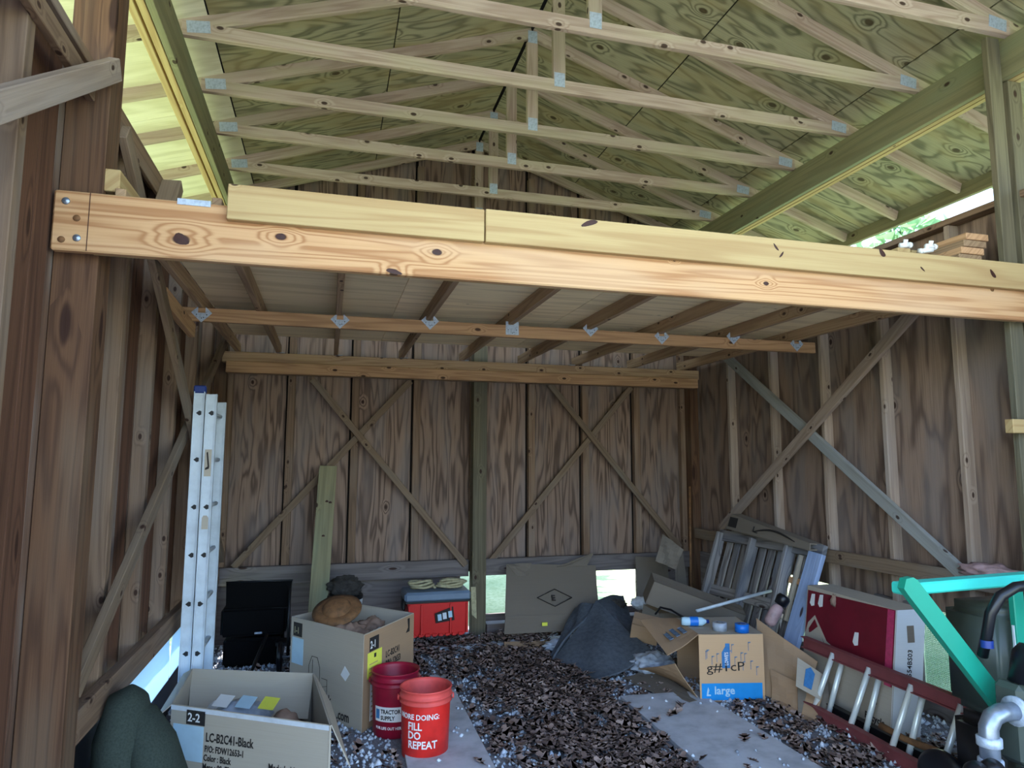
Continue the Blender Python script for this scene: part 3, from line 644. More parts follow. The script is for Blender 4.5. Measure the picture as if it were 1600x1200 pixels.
for i in range(15):
    a = math.radians(-152+i*6)
    for z in (.10, .185): r = .1318+z*.03+.0012; vs.append((r*math.cos(a), r*math.sin(a), z))
for i in range(14): fs.append((2*i, 2*i+2, 2*i+3, 2*i+1))
link('white_label', pydata(vs, fs), 'white', mb, Matrix.Translation(L2))
text('printed_text', 'TRACTOR', L2+V((0, 0, .148)), (1, 0, 0), Z1, .033, 'ink', mb, 'LEFT', .03, (.1385, math.radians(-132)), .8)
text('printed_text', 'SUPPLY', L2+V((0, 0, .112)), (1, 0, 0), Z1, .033, 'ink', mb, 'LEFT', .03, (.1375, math.radians(-132)), .8)
link('label_emblem', pydata([(.1385*math.cos(math.radians(a)), .1385*math.sin(math.radians(a)), z) for a in (-148, -142, -136) for z in (.115, .17)], [(0, 2, 3, 1), (2, 4, 5, 3)]), 'blueink', mb, Matrix.Translation(L2))
text('printed_text', 'FOR LIFE OUT HERE', L2+V((0, 0, .055)), (1, 0, 0), Z1, .022, 'white', mb, 'LEFT', .02, (.1325, math.radians(-150)), .9)
# --- extension ladder, upright at left
ld = thing('extension_ladder', 'aluminium extension ladder standing upright against the left wall', 'ladder', (-.77, 4.9, 0))
def hole_pts(r, s=1): return [(-r*s, r*.7), (-r*.2*s, r), (r*s, 0), (-r*.2*s, -r), (-r*s, -r*.7)]
for sec, (X, z1, dy) in enumerate(((-.812, 2.09, 0), (-.738, 2.075, -.01))):
    for k, y in enumerate((4.70, 5.10)):
        y += dy
        r = board('rail', (X, y, .0), (X, y, z1-.02*k), .066, .024, (0, -1, 0), 'alu', ld)
        for e in (-1, 1): board('flange', (X+e*.030, y-.016, .0), (X+e*.030, y-.016, z1-.02*k), .005, .012, (0, -1, 0), 'alu', r)
        if k == 0:
            for j in range(7):
                z = .17+.297*j
                mark('rung_socket', (X, y-.0128, z), (1, 0, 0), Z1, hole_pts(.016, 1 if j < 3 else -1) if sec else hole_pts(.016, -1), 'black', r, .0012)
    for j in range(7):
        z = .17+.297*j; tube('rung', [(X, 4.71+dy, z), (X, 5.09+dy, z)], .014, 'alu', ld, 8)
mark('warning_label', (-.760, 4.676, 1.55), (1, 0, 0), Z1, rect(.04, .17), 'cardl', ld); mark('black_bar', (-.754, 4.673, 1.59), (1, 0, 0), Z1, [(0, 0), (.022, .008), (.024, .022), (.012, .115), (.004, .11), (.014, .022), (0, .012)], 'ink', ld)
mark('warning_label', (-.758, 4.676, 1.22), (1, 0, 0), Z1, [(0, 0), (.038, 0), (.038, .07), (.028, .085), (.008, .085), (0, .07)], 'cardl', ld)
link('end_cap', boxme(.075, .04, .05, .008), 'cap', ld, Matrix.Translation((-.812, 4.70, 2.105)))
for X in (-.812, -.738): link('rubber_foot', boxme(.07, .06, .03, .006), 'black', ld, Matrix.Translation((X, 4.7, .015)))
# --- olive folded pad, bottom left
o = thing('camping_pad', 'dark olive folded foam pad leaning at the bottom left corner', 'pad', (-.8, 3.6, 0))
from mathutils import noise as mnz
def lobe(pts, rad, sy):
    me = tubeme(pts, rad, 26)
    for v in me.vertices:
        v.co.y = 3.45+(v.co.y-3.45)*sy; v.co += V((1, 1, 1))*.012*mnz.noise(v.co*7)
    return me
link('folded_half', lobe([(-.80, 3.45, .0), (-.81, 3.45, .25), (-.82, 3.45, .47), (-.82, 3.45, .61), (-.80, 3.45, .65)], [.125, .125, .115, .08, .02], 1.7), 'olive', o)
link('folded_half', lobe([(-.62, 3.42, .0), (-.65, 3.42, .20), (-.71, 3.43, .40), (-.77, 3.45, .53), (-.79, 3.45, .58)], [.12, .115, .10, .07, .02], 1.6), 'olive', o)
# --- toolbox with straps
o = thing('tool_chest', 'bright red tool chest with grey lid by the back wall', 'tool chest', (.98, 6.33, .10))
x0, x1, y0, y1 = .70, 1.29, 6.17, 6.48
bm = bmesh.new(); bmesh.ops.create_cube(bm, size=1, matrix=Matrix.Diagonal((.55, .29, .30, 1)))
for v in bm.verts:
    if v.co.z < 0: v.co.x *= .93; v.co.y *= .92
bmesh.ops.bevel(bm, geom=bm.edges[:], offset=.012, segments=2, affect='EDGES')
link('body', frombm(bm), 'toolred', o, Matrix.Translation((.995, 6.33, .25)))
for k, x in enumerate((-.27, -.16, .10, .25)): aabb('rib', (.995+x, 6.168+.0, .12), (.995+x+.018, 6.182, .38), 'toolred', o, 2)
for k in range(8): aabb('foot_rib', (.76+k*.06, 6.175, .10), (.80+k*.06, 6.195, .125), 'toolred', o, 0)
link('lid', boxme(.60, .34, .085, .02), 'toolgrey', o, Matrix.Translation((.99, 6.33, .445)))
link('gasket', boxme(.585, .325, .018, .004), 'black', o, Matrix.Translation((.99, 6.33, .400)))
link('side_latch', boxme(.03, .12, .10, .008), 'black', o, Matrix.Translation((.695, 6.33, .37)))
mark('sticker', (.97, 6.172, .215), (1, 0, .12), Z1, [(0, 0), (.17, 0), (.17, .12), (.0, .085)], 'ink', o, .003)
for i, (x, m) in enumerate(((.02, 'paleblue'), (.065, 'whitep'), (.115, 'paleblue'))): mark('sticker_picture', (.97+x, 6.168, .235+.012*i), (1, 0, .12), Z1, rect(.034, .055), m, o, .003)
def strapcoil(name, label, c, r, n, seed):
    rr = random.Random(seed); pts = []
    for i in range(n*14):
        a = i/14*2*math.pi; q = r*(1+.18*math.sin(i*.37+seed)); pts.append((c[0]+q*math.cos(a)*1.4, c[1]+q*.6*math.sin(a), c[2]+.012+.05*i/(n*14)*1.4+.008*math.sin(i)))
    o = tube(name, pts, .012, 'strap', None, 6); tag(o, label, 'strap', 'straps on the tool chest'); return o
strapcoil('ratchet_strap', 'tan coiled strap on the left of the grey tool chest lid', (.86, 6.30, .487), .075, 3, 1)
strapcoil('ratchet_strap', 'tan looped strap piled on the right of the grey tool chest lid', (1.13, 6.32, .487), .085, 4, 5)
o = slab('strap_tail', [(1.28, 6.15, .52), (1.325, 6.15, .52), (1.335, 6.14, .24), (1.29, 6.14, .28)], .004, 'strap', None, subdiv=4, warp=.004); tag(o, 'pale strap end hanging down the right side of the red tool chest', 'strap')
# --- white pail with dark cloth, black tub, leaning board
o = thing('pail', 'white pail by the back wall beside the leaning board', 'pail', (.18, 6.25, 0))
lathe('body', [(.001, .0), (.125, .0), (.142, .40), (.15, .41), (.15, .47), (.14, .475), (.135, .44), (.12, .02), (.001, .02)], 'whitep', o, (.18, 6.25, 0), 36)
lathe('dark_rim', [(.152, .455), (.155, .475), (.15, .49), (.13, .485)], 'black', o, (.18, 6.25, 0), 36)
for k in range(12): a = k*.52; link('content', boxme(.05, .05, .02, .004), 'cloth', o, Matrix.Translation((.18+.07*math.cos(a), 6.25+.07*math.sin(a), .455)))
tag(crumple('work_cloth', (.18, 6.25, .55), (.15, .12, .10), 'cloth', None, .25, 3, 4, 5), 'dark crumpled cloth on top of the white pail', 'cloth')
o = thing('leaning_board', 'grey-green board leaning upright against the back wall', 'board', (0, 6.3, 0))
board('board', (-.06, 6.10, .0), (.0, 6.60, 1.60), .16, .036, (0, -1, .2), 'green', o)
for x, z in ((.005, 1.28), (.035, 1.27), (-.01, .98)): lathe('knot', [(.001, .0015), (.013, .001), (.014, 0)], 'knot', o, (x-.02*(1.6-z), 6.6-.31*(1.6-z)-.022, z), 10, Matrix.Rotation(math.pi/2+.3, 4, 'X'))
o = thing('storage_tub', 'black plastic storage tub in the dark back left corner', 'tub', (-.52, 6.1, 0))
for z, w in ((.0, .9), (.24, 1.0)):
    bm = bmesh.new(); bmesh.ops.create_cube(bm, size=1, matrix=Matrix.Diagonal((.50*w, .36*w, .22, 1))); bmesh.ops.bevel(bm, geom=bm.edges[:], offset=.02, segments=3, affect='EDGES')
    link('body' if z else 'lower_tub', frombm(bm), 'blackd', o, Matrix.Translation((-.54, 6.15, z+.115)))
slab('raised_lid', [(-.76, 6.02, .46), (-.28, 6.0, .46), (-.26, 6.10, .66), (-.78, 6.12, .66)], .01, 'blackd', o); tube('lid_edge', [(-.76, 6.01, .455), (-.28, 5.99, .455), (-.255, 6.09, .655), (-.78, 6.11, .655)], .006, 'rubber', o, 6)
link('latch', boxme(.06, .012, .015, .002), 'plate', o, Matrix.Translation((-.50, 5.965, .27)))
o = thing('hand_cart', 'small black wheeled cart behind the tall box marked 2-1', 'cart', (-.28, 5.9, 0))
for x in (-.32, -.20): lathe('wheel', [(.03, -.02), (.10, -.02), (.115, -.012), (.115, .012), (.10, .02), (.03, .02), (.03, -.02)], 'rubber', o, (x, 5.80, .115), 30, Matrix.Rotation(math.pi/2, 4, 'Y'))
tube('axle', [(-.34, 5.80, .115), (-.18, 5.80, .115)], .012, 'steel', o); tube('handle', [(-.26, 5.80, .115), (-.27, 5.95, .45), (-.27, 6.0, .62)], .012, 'black', o)
link('platform', boxme(.2, .16, .03, .005), 'black', o, Matrix.Translation((-.26, 5.92, .2)))
o = tube('dark_pole', [(-.62, 5.1, .015), (-.50, 5.5, .10), (-.42, 5.78, .30)], .013, 'rubber'); tag(o, 'thin dark pole leaning behind the ladder towards the black tub', 'pole')
o = board('loose_board', (.66, 6.05, .02), (2.26, 6.13, .02), .09, .038, (0, 0, 1), 'plank'); tag(o, 'long pale grey board lying on the floor before the red tool chest', 'board')
# --- cardboard against the back wall opening
o = thing('flat_carton', 'flattened cardboard carton with a diamond mark under the back wall', 'carton', (2.1, 6.3, .1))
q = [(1.60, 6.14, .25), (2.50, 6.10, .22), (2.62, 6.46, .62), (1.70, 6.48, .66)]
slab('panel', q, .008, 'cardd', o, subdiv=8, warp=.008)
slab('front_panel', [(1.58, 6.10, .10), (2.36, 6.06, .10), (2.40, 6.09, .24), (1.60, 6.13, .25)], .008, 'cardd', o, subdiv=6, warp=.004)
slab('torn_flap', [(1.70, 6.475, .66), (1.95, 6.47, .66), (1.90, 6.40, .56), (1.78, 6.39, .55)], .006, 'cardd', o, subdiv=4, warp=.01)
slab('torn_flap', [(2.2, 6.45, .62), (2.52, 6.45, .62), (2.62, 6.5, .74), (2.42, 6.5, .68)], .006, 'cardd', o, subdiv=4, warp=.01)
xd = V((.9, -.04, -.03)).normalized(); ud = (V(q[3])-V(q[0])).normalized()
for a, b_ in (((.30, .18), (.47, .27)), ((.47, .27), (.64, .18)), ((.64, .18), (.47, .09)), ((.47, .09), (.30, .18))): tube('diamond_mark', [V(q[0])+xd*a[0]+ud*a[1]+V((0, -.016, .004)), V(q[0])+xd*b_[0]+ud*b_[1]+V((0, -.016, .004))], .004, 'ink', o, 5)
text('printed_text', 'E', V(q[0])+xd*.44+ud*.15+V((0, -.016, .004)), xd, ud, .08, 'ink', o, bold=.03)
mark('yellow_tag', (1.93, 6.075, .16), (1, -.05, 0), Z1, rect(.05, .03), 'yellow', o, .012)
o = slab('long_card_strip', [(1.55, 5.99, .05), (2.22, 6.03, .03), (2.22, 5.93, .01), (1.53, 5.88, .01)], .012, 'card', None, subdiv=6, warp=.006); tag(o, 'long cardboard strip on the floor before the sill board', 'cardboard')
o = slab('cardboard_sheet', [(3.06, 6.40, .02), (3.42, 6.38, .02), (3.42, 6.50, .66), (3.08, 6.52, .68)], .006, 'cardd', None, subdiv=6, warp=.01); tag(o, 'tall grey-brown cardboard sheet standing right of the bright back opening', 'cardboard')
o = slab('cardboard_offcut', [(3.02, 5.95, .72), (3.20, 5.9, .64), (3.34, 6.0, .80), (3.18, 6.1, .96)], .006, 'cardd', None, subdiv=6, warp=.02)
tag(o, 'curled pointed cardboard piece at the foot of the right back brace', 'cardboard')
slab('lower_fold', [(3.20, 5.9, .64), (3.24, 5.92, .0), (3.42, 6.06, .0), (3.36, 6.03, .78)], .006, 'cardd', o, subdiv=4, warp=.01)
o = tube('thin_stake', [(3.55, 6.25, 0), (3.60, 6.30, 1.40)], .012, 'rust', None, 8); tag(o, 'thin wooden stake standing upright in the right back corner', 'stake')
# --- grey mat draped over the pile
def drape(name, label, cat, pts, faces, mat, t=.012, sub=3, amp=.02):
    me = pydata(pts, faces); o = link(name, me, mat); tag(o, label, cat)
    m = o.modifiers.new('s', 'SUBSURF'); m.levels = m.render_levels = sub
    tx = bpy.data.textures.new('cl', 'CLOUDS'); tx.noise_scale = .18
    d = o.modifiers.new('d', 'DISPLACE'); d.texture = tx; d.strength = amp; d.mid_level = .5
    s = o.modifiers.new('t', 'SOLIDIFY'); s.thickness = t; return o
o = thing('floor_mat', 'dark grey felt mat draped over the rubbish pile', 'mat', (2.2, 5.4, .02))
slab('front_fold', [(1.80, 5.42, .03), (1.98, 4.88, .035), (2.52, 5.06, .16), (2.40, 5.92, .39)], .014, 'mat', o, subdiv=14, warp=.022)
slab('rear_fold', [(2.40, 5.92, .39), (2.50, 5.10, .17), (2.58, 5.50, .17), (2.86, 6.32, .36)], .014, 'mat', o, subdiv=12, warp=.02)
slab('side_fold', [(1.86, 5.60, .03), (1.80, 5.42, .03), (2.40, 5.92, .385), (2.25, 6.10, .30)], .014, 'mat', o, subdiv=10, warp=.02)
tag(crumple('rubbish_heap', (2.35, 5.65, .08), (.24, .18, .06), 'cloth', None, .15, 4, 3), 'dark heap of rags hidden under the grey mat', 'rags')
for i, (c, r, m, n) in enumerate([((2.50, 5.02, .08), (.17, .13, .09), 'bagw', 'crumpled clear plastic bag on the floor by the grey mat'), ((2.86, 5.95, .34), (.10, .08, .06), 'whitep', 'white crumpled plastic behind the small brown box'), ((1.98, 5.80, .05), (.12, .09, .05), 'bagw', 'small clear plastic scrap at the left edge of the mat'), ((2.60, 5.98, .33), (.12, .06, .05), 'cloth', 'dark rolled cloth above the grey mat')]):
    tag(crumple('plastic_bag' if i != 3 else 'rolled_cloth', c, r, m, None, .22, 20+i, 4, 5), n, 'bag' if i != 3 else 'cloth')
def closedbox(name, label, cat, c, s, rz, mat, rx=0., ry=0., flaps=True):
    o = thing(name, label, cat, c); Mx = Matrix.Translation(c) @ Matrix.Rotation(rz, 4, 'Z') @ Matrix.Rotation(rx, 4, 'X') @ Matrix.Rotation(ry, 4, 'Y')
    sx_, sy_, sz_ = s; P = lambda x, y, z: Mx @ V((x*sx_/2, y*sy_/2, z*sz_/2))
    for a in ([(-1, -1, -1), (1, -1, -1), (1, -1, 1), (-1, -1, 1)], [(1, -1, -1), (1, 1, -1), (1, 1, 1), (1, -1, 1)], [(1, 1, -1), (-1, 1, -1), (-1, 1, 1), (1, 1, 1)], [(-1, 1, -1), (-1, -1, -1), (-1, -1, 1), (-1, 1, 1)], [(-1, 1, -1), (1, 1, -1), (1, -1, -1), (-1, -1, -1)]):
        slab('side_panel', [P(*p) for p in a], .004, mat, o)
    slab('flap', [P(-1, -1, 1), P(1, -1, 1), P(1, -.02, 1.0), P(-1, -.02, 1.0)], .004, mat, o); slab('flap', [P(-1, .02, 1), P(1, .02, 1), P(1, 1, 1), P(-1, 1, 1)], .004, mat, o)
    return o, P
closedbox('small_box', 'small plain brown box lying behind the clear plastic bag', 'box', (2.585, 5.30, .275), (.22, .18, .15), -.6, 'card', .35, .2)
closedbox('small_box', 'second small box tilted beside the blue print box', 'box', (2.88, 5.62, .26), (.26, .20, .20), .3, 'cardl', .2, .1)
closedbox('long_box', 'long grey-brown box leaning behind the blue print box', 'box', (3.00, 5.24, .46), (.80, .18, .21), -.35, 'cardd', .25, .36)
# --- blue print box
A, B, C_, D = (2.535, 4.37), (2.985, 4.275), (3.10, 4.78), (2.63, 4.86)
bx = thing('moving_box', 'cardboard moving box with blue LOWE\'S print and word large', 'box', (2.8, 4.5, 0))
hh = .455; cor = [V((*p, 0)) for p in (A, B, C_, D)]; top = [c+Z1*hh for c in cor]
for i in (0, 1, 2): slab('side_panel', [cor[i], cor[(i+1) % 4], top[(i+1) % 4], top[i]], .005, 'cardo' if i == 0 else 'card', bx)
slab('base_panel', cor, .005, 'card', bx, flip=-1); slab('top_panel', top, .005, 'cardl', bx)
slab('flap', [top[0], top[3], top[3]+V((-.26, .10, -.02)), top[0]+V((-.24, .0, -.13))], .005, 'card', bx, subdiv=5, warp=.006)
slab('flap', [cor[0], cor[3], cor[3]+V((-.28, .12, .06)), cor[0]+V((-.10, .16, .22))], .005, 'card', bx, subdiv=5, warp=.008)
xd = (cor[1]-cor[0]).normalized(); a0 = cor[0]; nn_ = xd.cross(Z1)
mark('blue_band', onf(.012, .012), xd, Z1, rect(.430, .112), 'cyan', bx)
text('printed_text', 'large', onf(.10, .052), xd, Z1, .075, 'paleblue', bx, bold=.02); mark('pictogram', onf(.045, .04), xd, Z1, [(0, 0), (.03, 0), (.03, .01), (.012, .012), (.02, .04), (.012, .06), (.004, .03)], 'paleblue', bx, .002)
mark('house_logo', onf(.160, .225), xd, Z1, [(0, 0), (.058, 0), (.058, .165), (.026, .165), (.026, .145), (0, .105)], 'blueink', bx)
text('logo_text', "LOWE'S", onf(.205, .243), Z1, -xd, .036, 'whitep', bx, bold=.03, sx=.7)
text('handwriting', 'g#1cP', onf(.05, .20), V(xd)+Z1*.03, Z1, .085, 'ink', bx, sx=1.3)
for i in range(14):
    u = .03+random.random()*.38; w = .15+random.random()*.2; mark('faint_print', onf(u, w), xd, Z1, [(0, 0), (.004, 0), (.004, .05), (.02, .055), (.02, .06), (0, .06)], 'faintink', bx, .0008)
f0 = top[0]; fx = V((-.245, .02, -.10)).normalized(); fy = (top[3]-top[0]).normalized()
for i in range(3):
    b0 = f0+fx*(.20-.055*i)+fy*.09+V((-.0, -.0, .022)); mark('faint_print', b0, fy, -fx, rect(.22-.04*i, .03), 'faintink', bx, .004)
o = thing('tape_roll', 'bright blue roll of tape on the blue print box', 'tape', (2.86, 4.36, .46)); lathe('roll', [(.028, 0), (.048, 0), (.048, .055), (.028, .055), (.028, 0)], 'bluep', o, (2.865, 4.345, .457), 30); lathe('core', [(.026, 0), (.028, 0), (.028, .056), (.026, .056)], 'card', o, (2.865, 4.345, .457), 30)
o = thing('tape_roll', 'clear roll of packing tape left of the bright blue tape', 'tape', (2.73, 4.42, .46)); lathe('roll', [(.028, 0), (.05, 0), (.05, .055), (.028, .055), (.028, 0)], 'bagw', o, (2.735, 4.42, .457), 30); lathe('core', [(.026, 0), (.028, 0), (.028, .056), (.026, .056)], 'cardl', o, (2.735, 4.42, .457), 30)
o = thing('water_bottle', 'blue and clear plastic bottle lying on the blue print box', 'bottle', (2.64, 4.58, .49))
rot = Matrix.Rotation(-.3, 4, 'Z') @ Matrix.Rotation(math.pi/2, 4, 'Y')
lathe('body', [(.001, -.09), (.028, -.088), (.032, -.06), (.029, -.02), (.032, .02), (.03, .06), (.012, .09)], 'paleblue', o, (2.62, 4.58, .49), 20, rot); lathe('label', [(.0335, -.03), (.0335, .03)], 'bluep', o, (2.62, 4.58, .49), 20, rot)
lathe('cap', [(.001, .11), (.014, .11), (.014, .09)], 'cap', o, (2.62, 4.58, .49), 14, rot)
o = tube('cable', [(2.50, 4.95, .47), (2.52, 4.90, .53), (2.58, 4.84, .52), (2.60, 4.76, .50), (2.66, 4.72, .468), (2.72, 4.66, .468), (2.76, 4.70, .468)], .008, 'rubber', None, 8); tag(o, 'black cable looped over the back of the blue print box', 'cable')
o = slab('floor_cardboard', [(2.20, 4.92, .02), (2.48, 5.02, .03), (2.56, 4.36, .02), (2.36, 4.30, .012)], .006, 'cardd', None, subdiv=5, warp=.006); tag(o, 'flat brown cardboard piece on the floor left of the blue print box', 'cardboard')
# --- torn cardboard to the right of it
o = thing('torn_carton', 'torn brown carton between the blue print box and red ladder', 'carton', (3.1, 4.2, 0))
slab('panel', [(3.02, 4.32, .02), (3.10, 4.05, .0), (3.26, 4.08, .30), (3.10, 4.52, .50)], .006, 'card', o, subdiv=6, warp=.01)
slab('panel', [(2.99, 4.22, .0), (3.06, 3.86, .0), (3.16, 3.92, .14), (3.06, 4.30, .20)], .006, 'card', o, subdiv=6, warp=.008)
slab('flap', [(3.02, 3.98, .02), (3.20, 3.90, .05), (3.28, 4.0, .20), (3.12, 4.1, .24)], .006, 'cardd', o, subdiv=4, warp=.006)
q = [V((2.99, 3.95, .20)), V((3.13, 3.90, .12)), V((3.24, 3.99, .24)), V((3.09, 4.05, .345))]
slab('white_label', q, .003, 'cardl', o)
xd = (q[1]-q[0]).normalized(); ud = (q[3]-q[0]).normalized(); mark('blue_logo', q[0]+xd*.05+ud*.03+xd.cross(ud)*.002, xd, ud, [(0, 0), (.055, 0), (.065, .12), (.03, .15), (0, .12)], 'blueink', o, .003)
slab('torn_scrap', [(2.93, 4.14, .01), (3.02, 3.86, .01), (3.10, 3.9, .03), (3.02, 4.2, .03)], .005, 'card', o, subdiv=4, warp=.01)
# --- pallet leaning on the right wall
o = thing('wooden_pallet', 'weathered wooden pallet leaning against the right wall', 'pallet', (3.5, 5.2, 0))
tb, bt = V((3.70, 0, .97)), V((3.38, 0, .04))
def pp(y, h, off=0.):
    p = bt+(tb-bt)*h; n = V((tb.z-bt.z, 0, -(tb.x-bt.x))).normalized(); return V((p.x, y, p.z))-n*off
pn = V((.94, 0, -.33)).normalized()
board('top_rail', pp(5.86, .97, .03), pp(4.44, .99, .03), .10, .04, pn, 'pallet', o); board('middle_rail', pp(5.86, .45, .02), pp(4.50, .50, .02), .09, .03, pn, 'pallet', o); board('bottom_rail', pp(5.86, .05), pp(4.5, .05), .09, .03, pn, 'pallet', o)
for y in (5.80, 5.28, 4.80): board('stringer', pp(y, 0.02, .06), pp(y, .99, .06), .035, .09, pn, 'pallet', o)
for k in range(10): y = 5.74-k*.125; board('slat', pp(y, .02, -.02), pp(y, .96, -.02), .085, .018, pn, 'pallet', o)
board('thin_stile', pp(4.66, .40, .05), pp(4.66, .93, .05), .025, .03, pn, 'cardl', o); board('cross_piece', pp(4.75, .72, .03), pp(4.48, .72, .03), .05, .025, pn, 'beamdark', o)
o = board('grey_plank', (3.27, 4.50, .02), (3.60, 4.44, .965), .14, .04, (-.94, -.1, .33), 'plankb'); tag(o, 'blue-grey painted plank leaning beside the weathered pallet', 'plank')
# arrow box on top
o = thing('slim_carton', 'slim dark carton with a curved arrow print above the pallet', 'carton', (3.6, 5.1, 1.0))
q = [V((3.60, 5.66, 1.04)), V((3.58, 4.50, .985)), V((3.60, 4.52, 1.03)), V((3.64, 5.62, 1.17))]
slab('front_panel', q, .01, 'cardd', o); slab('top_panel', [q[3], q[2], q[2]+V((.12, 0, -.01)), q[3]+V((.10, 0, 0))], .01, 'cardd', o); slab('bottom_panel', [q[0], q[1], q[1]+V((.12, 0, 0)), q[0]+V((.12, 0, 0))], .01, 'cardd', o)
xd = (q[1]-q[0]).normalized(); ud = (q[3]-q[0]).normalized(); nv = xd.cross(ud)
mark('dark_patch', q[0]+xd*.02+ud*.02+nv*.001, xd, ud, rect(.13, .09), 'ink', o); 
arc = [(.42+.55*t, .03+.055*math.sin(math.pi*t)*(1-.35*t)) for t in [i/14 for i in range(15)]]
tube('arrow_print', [q[0]+xd*a+ud*b_+nv*.002 for a, b_ in arc], [.003+.007*math.sin(math.pi*i/14) for i in range(15)], 'ink', o, 6); tube('arrow_print', [q[0]+xd*a+ud*b_+nv*.002 for a, b_ in ((.40, .075), (.41, .03), (.47, .025))], .005, 'ink', o, 6)
o = tube('metal_pole', [(2.83, 4.90, .485), (3.55, 4.95, .60)], .013, 'alu', None, 10); tag(o, 'grey metal pole lying across the pallet behind the blue print box', 'pole')
o = thing('spray_bottle', 'dusty pink bottle with dark cap hung before the pallet', 'bottle', (3.27, 4.55, .5))
rot = Matrix.Rotation(.55, 4, 'Y') @ Matrix.Rotation(.15, 4, 'X')
lathe('body', [(.001, -.10), (.03, -.098), (.045, -.07), (.046, .02), (.036, .06), (.02, .07)], 'pinkp', o, (3.25, 4.50, .53), 20, rot); lathe('cap', [(.02, .07), (.045, .075), (.05, .13), (.04, .15), (.001, .155)], 'rubber', o, (3.25, 4.50, .53), 20, rot)
# --- red flat box
o = thing('appliance_box', 'large flat maroon printed box leaning at the right wall', 'box', (3.5, 4.0, 0))
A, B, C_, D = V((3.34, 4.36, 0)), V((3.29, 3.50, 0)), V((3.50, 3.49, 0)), V((3.55, 4.36, 0)); hh = .73; sh = V((.10, 0, 0))
cor = [A, B, C_, D]; top = [c+sh+Z1*(hh+.02) for i, c in enumerate(cor)]
for i in range(4): slab('side_panel', [cor[i], cor[(i+1) % 4], top[(i+1) % 4], top[i]], .005, 'cardl' if i != 1 else 'cardw', o)
slab('top_panel', top, .005, 'cardl', o); slab('base_panel', cor, .005, 'card', o, flip=-1)
xd = (B-A).normalized(); ud = (top[0]-A).normalized(); a0 = A; nn_ = xd.cross(ud)
def onr(u, w, k=.001): return a0+xd*u+ud*w+nn_*k
mark('maroon_print', onr(0.005, 0), xd, ud, [(0, .42), (.06, .44), (.14, .50), (.22, .38), (.34, .40), (.46, .36), (.60, .36), (.67, .31), (.72, .33), (.845, .30), (.845, .755), (.0, .725)], 'redbox', o)
mark('pale_roof_print', onr(0, 0, .002), xd, ud, [(.0, .40), (.03, .50), (.10, .565), (.24, .42), (.30, .40), (.22, .40), (.10, .54), (.04, .46), (.05, .40)], 'cardl', o)
mark('magenta_tape', onr(.79, .30, .002), xd, ud, rect(.055, .45), 'magenta', o, .0015)
for u, w in ((.04, .62), (.13, .63), (.50, .46)): mark('torn_patch', onr(u, w, .002), xd, ud, [(0, .02), (.02, 0), (.05, .01), (.05, .09), (.015, .085)], 'white', o, .0015)
crm = crumple('torn_hole', tuple(onr(.30, .70, 0)), (.03, .02, .045), 'paper', o, .4, 2, 3)
text('printed_text', 'Recycle', onr(.64, .06), xd, ud, .055, 'ink', o, bold=.02); mark('recycle_mark', onr(.68, .14), xd, ud, [(0, 0), (.02, 0), (.02, .012), (.035, 0), (.06, .03), (.045, .05), (.03, .065), (.01, .05)], 'ink', o)
xd = (C_-B).normalized(); ud = (top[1]-B).normalized(); a0 = B; nn_ = xd.cross(ud)
text('printed_text', '30554BS03', onr(.125, .31), ud, -xd, .046, 'ink', o, bold=.012); mark('code_label', onr(.09, .56), xd, ud, rect(.05, .10), 'cardd', o)
# --- red step ladder on its side
o = thing('step_ladder', 'red fibreglass ladder lying on its side by the maroon box', 'ladder', (3.15, 3.6, 0))
def rail(p0, p1, mat='ladderred'):
    r = board('rail', p0, p1, .03, .075, (0, 0, 1), mat, o); p0, p1 = V(p0), V(p1)
    for e in (-1, 1): board('flange', p0+V((-.018, 0, e*.035)), p1+V((-.018, 0, e*.035)), .03, .006, (0, 0, 1), mat, r)
rail((3.12, 4.20, .045), (3.06, 2.9, .045)); rail((3.285, 4.22, .395), (3.235, 2.9, .395)); rail((3.24, 4.2, .045), (3.19, 2.9, .045), 'black')
for k in range(4):
    y = 3.93-.325*k+.0; x = 3.10-.012*k
    tube('rung', [(x-.0, y, .04), (x+.165, y-.01, .395)], .017, 'rung', o, 12); tube('rung', [(x+.075, y-.05, .04), (x+.20, y-.055, .37)], .017, 'rung', o, 12)
o = thing('leaf_stick', 'broken brown stick lying across the red ladder rungs', 'stick', (3.2, 3.2, .1)); tube('stick', [(3.13, 3.40, .14), (3.16, 3.25, .115), (3.20, 3.10, .11), (3.26, 2.9, .08)], [.02, .018, .022, .012], 'rust', o, 8)
# --- red and clear bundle on the right rail
tag(crumple('plastic_bundle', (3.76, 3.17, 1.015), (.07, .20, .05), 'pinkp', None, .3, 9, 4), 'red and clear plastic bundle resting on the right wall rail', 'bundle')
# --- green machine at the right edge
o = thing('engine_pump', 'teal green framed pump with black hose at the right edge', 'machine', (2.8, 2.45, 0))
d = (V((2.745, 2.30, .645))-V((2.295, 2.30, 1.170))).normalized()
bm = bmesh.new(); Lb = 1.02
prof = [(-.02, 0), (0, -.036), (.03, -.038), (Lb, -.038), (Lb, .038), (.02, .038), (0, .030)]
R_ = basis(d, (0, -1, 0)).to_4x4(); R_.translation = V((2.295, 2.30, 1.165))
n = len(prof); me = pydata([(a, b_, .004) for a, b_ in prof]+[(a, b_, -.03) for a, b_ in prof], [tuple(range(n)), tuple(range(n, 2*n))[::-1]]+[(k, k+n, (k+1) % n+n, (k+1) % n) for k in range(n)])
bm.from_mesh(me); bmesh.ops.recalc_face_normals(bm, faces=bm.faces); bm.to_mesh(me); bm.free(); link('frame_plate', me, 'machine', o, R_)
